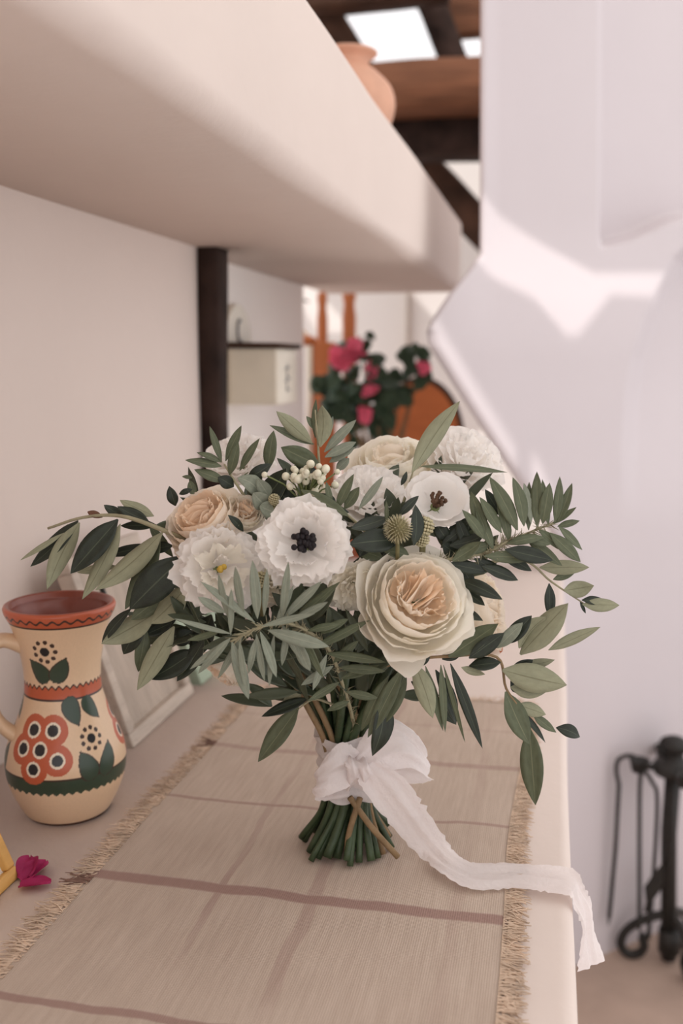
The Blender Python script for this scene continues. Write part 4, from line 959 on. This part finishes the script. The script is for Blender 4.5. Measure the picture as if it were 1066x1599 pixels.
branch('olive_branch', 'olive branch arching out to the left over the jug', [(345, 890, 6), (300, 850, 6), (255, 828, 6), (190, 806, 5), (130, 808, 4), (75, 825, 3)], .0026, '''
122 813 48 885 24 T 4 4
100 832 31 875 8 U 4 4.5
124 816 73 920 27 U 4.2 5
184 811 110 896 34 T 5 6
188 818 130 936 25 U 5.2 6.2
254 831 150 922 31 U 6 7.2
250 838 196 952 30 M 5.6 6.0
288 868 202 952 46 T 7 7.5
290 918 236 974 36 U 7 6.6
255 930 205 968 24 M 5.8 6
242 958 160 1006 34 U 6 6.2
205 950 158 1003 16 T 5.6 5.8
228 972 192 1022 27 T 5 5.2
228 982 216 1050 20 M 5 5.4
272 978 214 1078 28 U 6 6.6
305 1015 234 1061 32 T 5.5 5.8
318 1000 277 1064 26 T 6 6
268 972 226 992 20 T 5 5
300 985 270 1005 26 T 4 4
240 806 187 781 18 U 4.5 4
232 814 183 791 18 T 5 4.6
192 806 162 789 15 T 4.6 4
245 820 188 821 15 T 4.8 4
182 884 120 894 13 U 3 3
238 852 160 868 15 T 4 3.6
270 870 232 818 14 M 3.6 3.2
262 880 225 900 20 U 3.4 3.4
270 852 230 860 16 T 4.8 4.4
160 808 136 799 10 B 4.4 4
270 930 258 985 26 T 3.5 3.5
330 960 300 1030 34 T 4.5 4.5
300 960 255 940 30 T 4.5 4
''', seed=3)
branch('olive_sprig', 'short leafy olive sprig at the upper left of the bouquet', [(400, 800, 4), (375, 765, 4.5), (350, 725, 4)], .0018, '''
346 722 327 665 10 M 4 4
352 720 377 664 13 M 4.2 4.6
374 735 405 684 12 M 4.4 4.8
346 728 289 718 15 M 4.2 4.4
346 722 307 706 10 M 4 4
352 752 303 733 15 M 4.6 4.6
358 742 372 690 14 M 4.4 5
386 748 424 724 17 T 4.6 4.6
394 792 448 732 36 T 5 4.4
418 735 427 672 18 M 3 3
274 790 264 759 15 T 4 4.2
300 764 279 772 8 T 4 4
304 775 296 750 12 M 4 4
380 830 356 804 11 T 7.5 8
405 770 372 745 26 R 5 5.6
415 790 395 770 24 R 6 6.5
430 800 405 790 24 R 6.5 7
420 775 402 748 18 R 5.6 6
300 746 284 744 6 M 3.6 3.6
445 800 420 775 30 T 4 4
460 790 430 760 30 T 4 4
365 760 340 745 18 T 4.5 4.8
''', seed=5)
branch('olive_sprig', 'upright olive sprig rising behind the white berries', [(505, 790, 1), (498, 720, 2), (496, 690, 2.2), (492, 640, 2.2)], .0016, '''
487 692 431 642 20 U 2.4 3
490 694 421 664 14 M 2.2 2.2
499 726 438 698 26 M 2.6 3.4
500 698 503 632 24 U 2.6 3
492 684 493 622 9 M 2 2
506 706 556 655 15 S 2.4 2
507 714 556 690 14 S 2.8 2.6
514 722 554 698 14 S 2.6 2.6
495 672 478 650 10 M 2 1.8
505 690 520 650 10 S 2 1.6
495 735 450 735 20 T 2 2
525 735 545 715 14 S 2.6 2.4
''', seed=7)
branch('olive_sprig', 'pale olive leaf standing up in front of the top rose', [(628, 790, 5), (640, 752, 5.5), (645, 735, 6)], .0014, '''
643 738 717 626 27 U 6 5.6
656 728 792 737 12 M 6 6.2
626 758 635 736 7 T 5.6 5.6
''', seed=8)
branch('olive_sprig', 'small leaf cluster in the middle above the thistle head', [(600, 870, 6), (570, 830, 7), (530, 795, 8), (480, 770, 8)], .0016, '''
525 795 552 740 14 M 8.4 8.8
537 795 561 760 15 M 8.4 9
560 795 598 744 11 S 8.2 8.6
517 790 509 752 9 M 8.2 8
470 765 545 806 19 M 7.6 9.4
500 800 545 800 18 T 7 7
626 842 544 850 32 T 8.6 9.6
605 808 548 826 22 T 8.2 9
604 818 603 782 6 M 8.4 8.4
646 852 649 788 20 T 9 8.6
622 806 654 774 12 T 8.6 8.4
590 830 560 870 20 T 8 8.4
560 860 598 872 20 M 8 8.6
590 880 612 850 22 T 7.5 8
630 860 600 880 26 T 7 8
600 850 570 800 24 T 6.5 6.5
520 800 500 770 22 T 6 6
640 870 600 860 20 M 8.4 8.8
''', seed=9)
branch('silver_branch', 'feathery grey-green branch pointing right against the pale hood', [(670, 880, 7), (705, 873, 7.5), (760, 862, 7.5), (800, 842, 7), (872, 814, 6)], .0019, '''
756 842 722 796 15 M 8 8.4
758 836 735 767 18 M 7.8 8
783 832 748 776 17 M 7.8 8.2
782 806 757 764 15 T 7 7
808 828 764 744 20 M 7.6 7.8
806 828 790 770 15 M 7.2 7.2
818 822 801 745 19 M 7.4 7.6
829 818 818 754 12 S 7 7
838 822 838 736 17 M 7 7.2
847 818 858 754 18 M 7 7.4
866 816 874 744 13 M 6.4 6.6
871 816 893 754 13 M 6.4 6.6
870 822 905 813 10 M 6.2 6.2
872 822 909 859 14 M 6.4 6.6
858 832 907 878 18 M 6.8 7
788 858 864 875 22 T 8 8.4
756 868 836 872 17 M 8 8
752 884 809 906 19 T 8 8.2
700 880 760 892 18 T 8 8
702 852 756 836 20 T 7 7.4
706 876 752 846 20 M 8.2 8.4
690 850 735 812 20 T 6.4 6.6
718 906 784 936 19 T 8 10
716 914 757 946 15 T 8 9.6
708 950 754 969 15 T 8 9.6
745 815 700 826 22 T 6 6
790 850 850 838 14 M 7.4 7.4
700 845 678 812 20 T 6 6
720 870 690 850 24 T 6.5 7
735 880 700 900 20 T 7 7
765 850 725 862 16 M 7.4 8
815 838 860 850 14 M 7 7.2
770 858 742 790 15 M 7.6 7.8
795 846 776 772 15 M 7.2 7.2
825 828 826 752 13 M 6.8 6.8
856 820 846 748 12 M 6.6 6.6
735 868 712 806 17 T 6.6 6.6
840 826 884 862 14 M 6.6 6.8
820 838 878 884 15 M 6.6 6.8
780 862 830 892 16 T 7.4 7.6
740 872 790 900 16 T 7.6 7.8
712 872 742 918 16 T 7 7.2
862 818 900 792 9 M 6.2 6.2
''', m='twig', seed=11, spread=.25)
branch('olive_twig', 'thin olive twig trailing right below the feathery branch', [(740, 880, 5), (818, 876, 5), (860, 908, 5), (912, 943, 5)], .0014, '''
842 886 920 886 20 U 5.2 5.6
863 905 899 892 11 M 5.2 5.2
880 922 927 915 24 U 5.2 5.4
908 937 946 940 13 T 5.2 5.2
909 944 967 945 19 U 5.4 5.6
857 911 859 966 15 T 5.2 5.6
905 938 914 958 6 T 5 5
''', seed=13)
branch('olive_branch', 'olive branch drooping right and down past the runner edge', [(600, 1040, 7), (640, 1030, 8), (700, 1025, 8), (775, 1026, 7.5), (790, 1075, 7.5), (815, 1110, 7.5), (828, 1138, 7.5)], .0017, '''
812 1022 887 942 36 U 7.4 7.8
810 1012 852 962 28 U 7.2 7.4
856 1015 937 979 17 U 7 7.2
784 1046 885 1070 38 U 7.6 8
797 1073 852 1081 23 U 7.4 7.6
789 1080 826 1162 30 M 7.6 8
826 1136 836 1257 31 M 7.6 8
808 1100 852 1116 19 U 7.4 7.4
808 1106 852 1160 9 T 7.4 7.4
868 1136 906 1151 18 T 7.2 7.2
832 1116 868 1144 13 M 7.4 7.4
800 1046 866 1030 15 U 7 7
796 1052 832 1030 18 T 6.8 6.8
806 1082 798 1058 16 T 7 7
700 1026 778 974 28 M 8.4 8.4
732 1028 787 988 22 T 8.6 8.8
775 1012 816 972 18 S 8.2 8.2
788 1006 830 961 22 T 7.8 7.8
732 1040 782 1034 20 T 8 8
720 1042 757 1053 11 U 8 8
646 1034 676 1122 26 U 8.4 9
664 1040 692 1142 12 M 8.2 8.6
688 1038 695 1144 11 M 8.4 8.8
692 1038 726 1160 7 M 8.4 8.8
703 1036 753 1169 15 T 8.4 9
680 1046 713 1132 20 T 7.8 8
642 1064 712 1132 20 T 7 7
628 1044 574 1152 22 M 8 8.4
634 1050 598 1132 22 M 7.6 8
600 1086 582 1182 30 T 7.4 8
606 1056 563 1142 18 M 7.6 7.8
670 1010 640 1040 26 T 8 8
720 1010 690 1030 22 T 8 8
''', m='bark', seed=15)
branch('olive_sprig', 'loose olive leaves hanging left of the ribbon', [(520, 1100, 3.5), (490, 1092, 4), (464, 1108, 4.2)], .0014, '''
466 1104 403 1190 28 M 4.2 5
482 1090 408 1119 17 T 4.2 4.8
470 1085 440 1100 18 U 3.8 3.8
''', seed=17)
branch('silver_branch', 'silvery narrow-leaved branch across the lower front of the bouquet', [(548, 1170, 1.6), (552, 1130, 2.6), (532, 1060, 7), (510, 1010, 10), (460, 976, 12), (410, 978, 13), (360, 1002, 13)], .0021, '''
398 972 313 908 12 S 13 13.4
352 957 309 932 13 S 13 13.4
356 965 341 896 10 S 13 13.8
380 962 367 884 12 S 13 14
402 966 394 875 15 S 13 14
440 968 450 877 12 S 12.6 13.6
412 962 417 888 9 S 12.8 13.4
360 992 361 918 9 S 13 13.6
442 966 503 907 13 S 12.4 13
456 970 532 908 15 M 12 12.2
430 974 458 914 9 S 12.6 13
456 968 512 940 11 S 12.2 12.6
362 990 272 966 8 S 13 13
360 996 309 1052 13 S 13 13.2
362 1002 388 1092 18 S 13 13.6
374 1000 384 1076 10 S 13.2 13.8
406 986 432 1058 13 S 13 13.4
400 990 413 1064 10 S 13 13.4
428 990 420 1072 9 S 12.8 13.2
400 996 388 1052 10 S 13 13.2
418 984 514 1010 19 S 13.2 13.8
408 978 492 958 10 S 13.4 14
462 996 484 1048 17 S 12.4 12.8
490 1012 578 968 13 M 11 11.2
500 990 544 966 12 M 11 11
508 1020 602 1034 13 M 10 10.4
530 1042 602 1048 13 M 9 9.4
532 1060 592 1038 12 M 8.6 9
510 1022 488 1078 11 S 10.4 11
360 1000 296 1045 10 S 12.8 13
345 985 292 1000 10 M 12 12
520 1040 470 1070 12 S 9.6 10
540 1080 590 1090 12 M 8 8.4
530 1065 480 1095 11 M 8.4 8.8
545 1095 510 1110 10 M 7.6 7.8
520 1035 560 1000 12 M 9.6 9.8
480 985 530 975 11 M 11.6 11.8
440 975 470 1030 11 S 12.4 12.8
450 980 440 1040 10 S 12.2 12.6
470 985 505 1060 11 M 11.6 11.8
380 990 340 1060 11 S 12.6 12.8
''', kind='silver', seed=19, spread=.3)

# ---- dark inner foliage that closes the heart of the bouquet
def filler():
    rnd = random.Random(23); o = bobj('inner_foliage', tubev(catmull([bp(540, 1140, 0), bp(535, 1060, 1), bp(520, 960, 1)], 6), .003, 6), 'stem', 'dark leaves packed between the flowers'); VV, FF, MI = [], [], []
    reg = [(470, 1000, 55, 35, 46, 4, 9), (560, 1030, 45, 30, 36, 3, 8), (400, 1000, 50, 30, 26, 2, 8), (520, 1070, 50, 20, 24, 1, 5), (470, 930, 60, 30, 20, 3, 6), (590, 860, 40, 30, 14, 1, 5), (420, 820, 60, 40, 18, 0, 4), (690, 860, 40, 35, 18, 0, 5), (600, 800, 60, 30, 10, -3, 1), (330, 980, 30, 30, 16, 1, 5), (680, 1010, 40, 15, 10, 2, 6)]
    for u, v, su, sv, n, z0, z1 in reg:
        for _ in range(n):
            a, b_ = u+rnd.gauss(0, su), v+rnd.gauss(0, sv); z = rnd.uniform(z0, z1)
            an = math.atan2(b_-1130, a-545)+rnd.gauss(0, .6); l = rnd.uniform(45, 85)
            P0, P1 = bp(a, b_, z), bp(a+math.cos(an)*l, b_+math.sin(an)*l, z+rnd.uniform(-1.5, 2.0))
            me = leaf_mesh('olive' if rnd.random() < .7 else 'mid', rnd.randrange(6)); X = P1-P0; L_ = X.length; X.normalize(); Z = (-FW+Vector((0, 0, .5))+RT*rnd.uniform(-.6, .6)).normalized()
            Z = (Z-X*Z.dot(X)).normalized(); Z = Matrix.Rotation(rnd.uniform(-.8, .8), 3, X) @ Z; Y = Z.cross(X); wd = rnd.uniform(14, 24)*KP; n0 = len(VV)
            VV.extend(P0+X*(v.co.x*L_)+(Y*v.co.y+Z*v.co.z)*wd for v in me.vertices); FF.extend([[i+n0 for i in p.vertices] for p in me.polygons]); MI.extend(p.material_index for p in me.polygons)
    f = obj('inner_leaves', ([v-bouquet.location for v in VV], FF), ['leaf_top', 'leaf_under'], o, True, MI); f['kind'] = 'stuff'
filler()

# ---- ribbon
def strip(rows, ns=14, sub=8, wrinkle=.0018, seed=0, fray=.0015):
    """rows: (centre, half-width vector); returns a wrinkled band"""
    C = catmull([r[0] for r in rows], sub); Wd = catmull([r[1] for r in rows], sub); V, F = [], []
    for j, (c, w) in enumerate(zip(C, Wd)):
        t = (C[min(j+1, len(C)-1)]-C[max(0, j-1)]).normalized(); nrm = t.cross(w).normalized()
        for i in range(ns+1):
            s = i/ns*2-1; d = wrinkle*(math.sin(6*s+seed+j*.11)+.6*math.sin(11*s+2*seed-j*.07)+.8*noise.noise(Vector((s*2.5, j*.12, seed))))
            e = fray*noise.noise(Vector((j*.9, s*3, seed+5))) if abs(s) > .99 else 0
            V.append(c+w*(s+e/max(w.length, 1e-4))+nrm*d)
    K = ns+1
    for j in range(len(C)-1):
        for i in range(ns): F.append([j*K+i, j*K+i+1, (j+1)*K+i+1, (j+1)*K+i])
    return V, F
def ribbon():
    z0, z1 = z_at(BX, BY, 1236), z_at(BX, BY, 1138); V, F = [], []; n, m = 72, 26
    for j in range(m+1):
        t = j/m; z = z0+(z1-z0)*t; r = .0262+.0035*(abs(t-.42)**1.5)*2
        for k in range(n):
            a = 2*math.pi*k/n; w = .0014*math.sin(t*26+2.2*math.sin(a+1)+a)+.0012*noise.noise(Vector((math.cos(a)*3, math.sin(a)*3, t*9)))
            zz = z + (.002*math.sin(5*a) if j in (0, m) else 0) + .006*math.cos(a-.5)*(t-.4)
            V.append(Vector((BX+(r+w)*math.cos(a), BY+(r+w)*math.sin(a), zz)))
    for j in range(m):
        for k in range(n): F.append([j*n+k, j*n+(k+1) % n, (j+1)*n+(k+1) % n, (j+1)*n+k])
    wrap = bobj('ribbon', (V, F), 'ribbon', 'white chiffon ribbon wrapped round the stems')
    px = lambda u, v, z: bp(u, v, z)
    def R_(u, v, z, hu, hv, hz=0): return (px(u, v, z), px(u+hu, v+hv, z+hz)-px(u, v, z))
    # two loops, their knot, the long tail
    bobj('loop', strip([R_(556, 1196, 3.4, 4, 20), R_(590, 1172, 3.8, 14, 34), R_(625, 1160, 3.6, 18, 40), R_(655, 1178, 2.6, 10, 36), R_(668, 1198, 1.2, 4, 22), R_(640, 1200, 0.2, 4, 26), R_(590, 1196, 1.0, 2, 22)], seed=1), 'ribbon', parent=wrap)
    bobj('loop', strip([R_(560, 1198, 3.4, -4, 22), R_(535, 1196, 4.4, -4, 36), R_(512, 1208, 4.8, -6, 36), R_(494, 1220, 4.2, -4, 26), R_(500, 1230, 3.0, -2, 20), R_(545, 1222, 3.0, 0, 22)], seed=2), 'ribbon', parent=wrap)
    bobj('knot', strip([R_(548, 1180, 3.0, 20, 4), R_(556, 1190, 4.6, 20, 4), R_(560, 1204, 5.0, 19, 2), R_(562, 1220, 4.2, 20, 0), R_(560, 1232, 3.0, 22, 0)], seed=3), 'ribbon', parent=wrap)
    g = lambda u, v, dz=.006: on_z(u, v, ZL+dz)
    rows = [R_(572, 1196, 4.4, -16, 10), R_(598, 1222, 4.6, -34, 6), R_(632, 1268, 4.4, -31, 8), R_(672, 1320, 3.4, -21, 13)]
    for u, v, hu, hv, dz in ((706, 1350, -12, 17, .012), (745, 1366, -4, 22, .009), (800, 1366, 0, 19, .008), (850, 1372, 0, 20, .008), (893, 1380, -4, 20, .007)):
        rows.append((g(u, v, dz), g(u+hu, v+hv, dz+.001)-g(u, v, dz)))
    edge = Vector((XL+.004, g(915, 1392).y, ZL+.0015)); wy = Vector((-.004, -.014, -.002))
    rows += [(edge, wy), (edge+Vector((.008, -.004, -.014)), Vector((-.004, -.011, -.006))), (edge+Vector((.010, -.006, -.034)), Vector((-.006, -.012, 0))), (edge+Vector((.014, -.008, -.058)), Vector((-.012, -.013, .001)))]
    bobj('tail', strip(rows, wrinkle=.0013, seed=4, fray=.004), 'ribbon', parent=wrap)
ribbon()
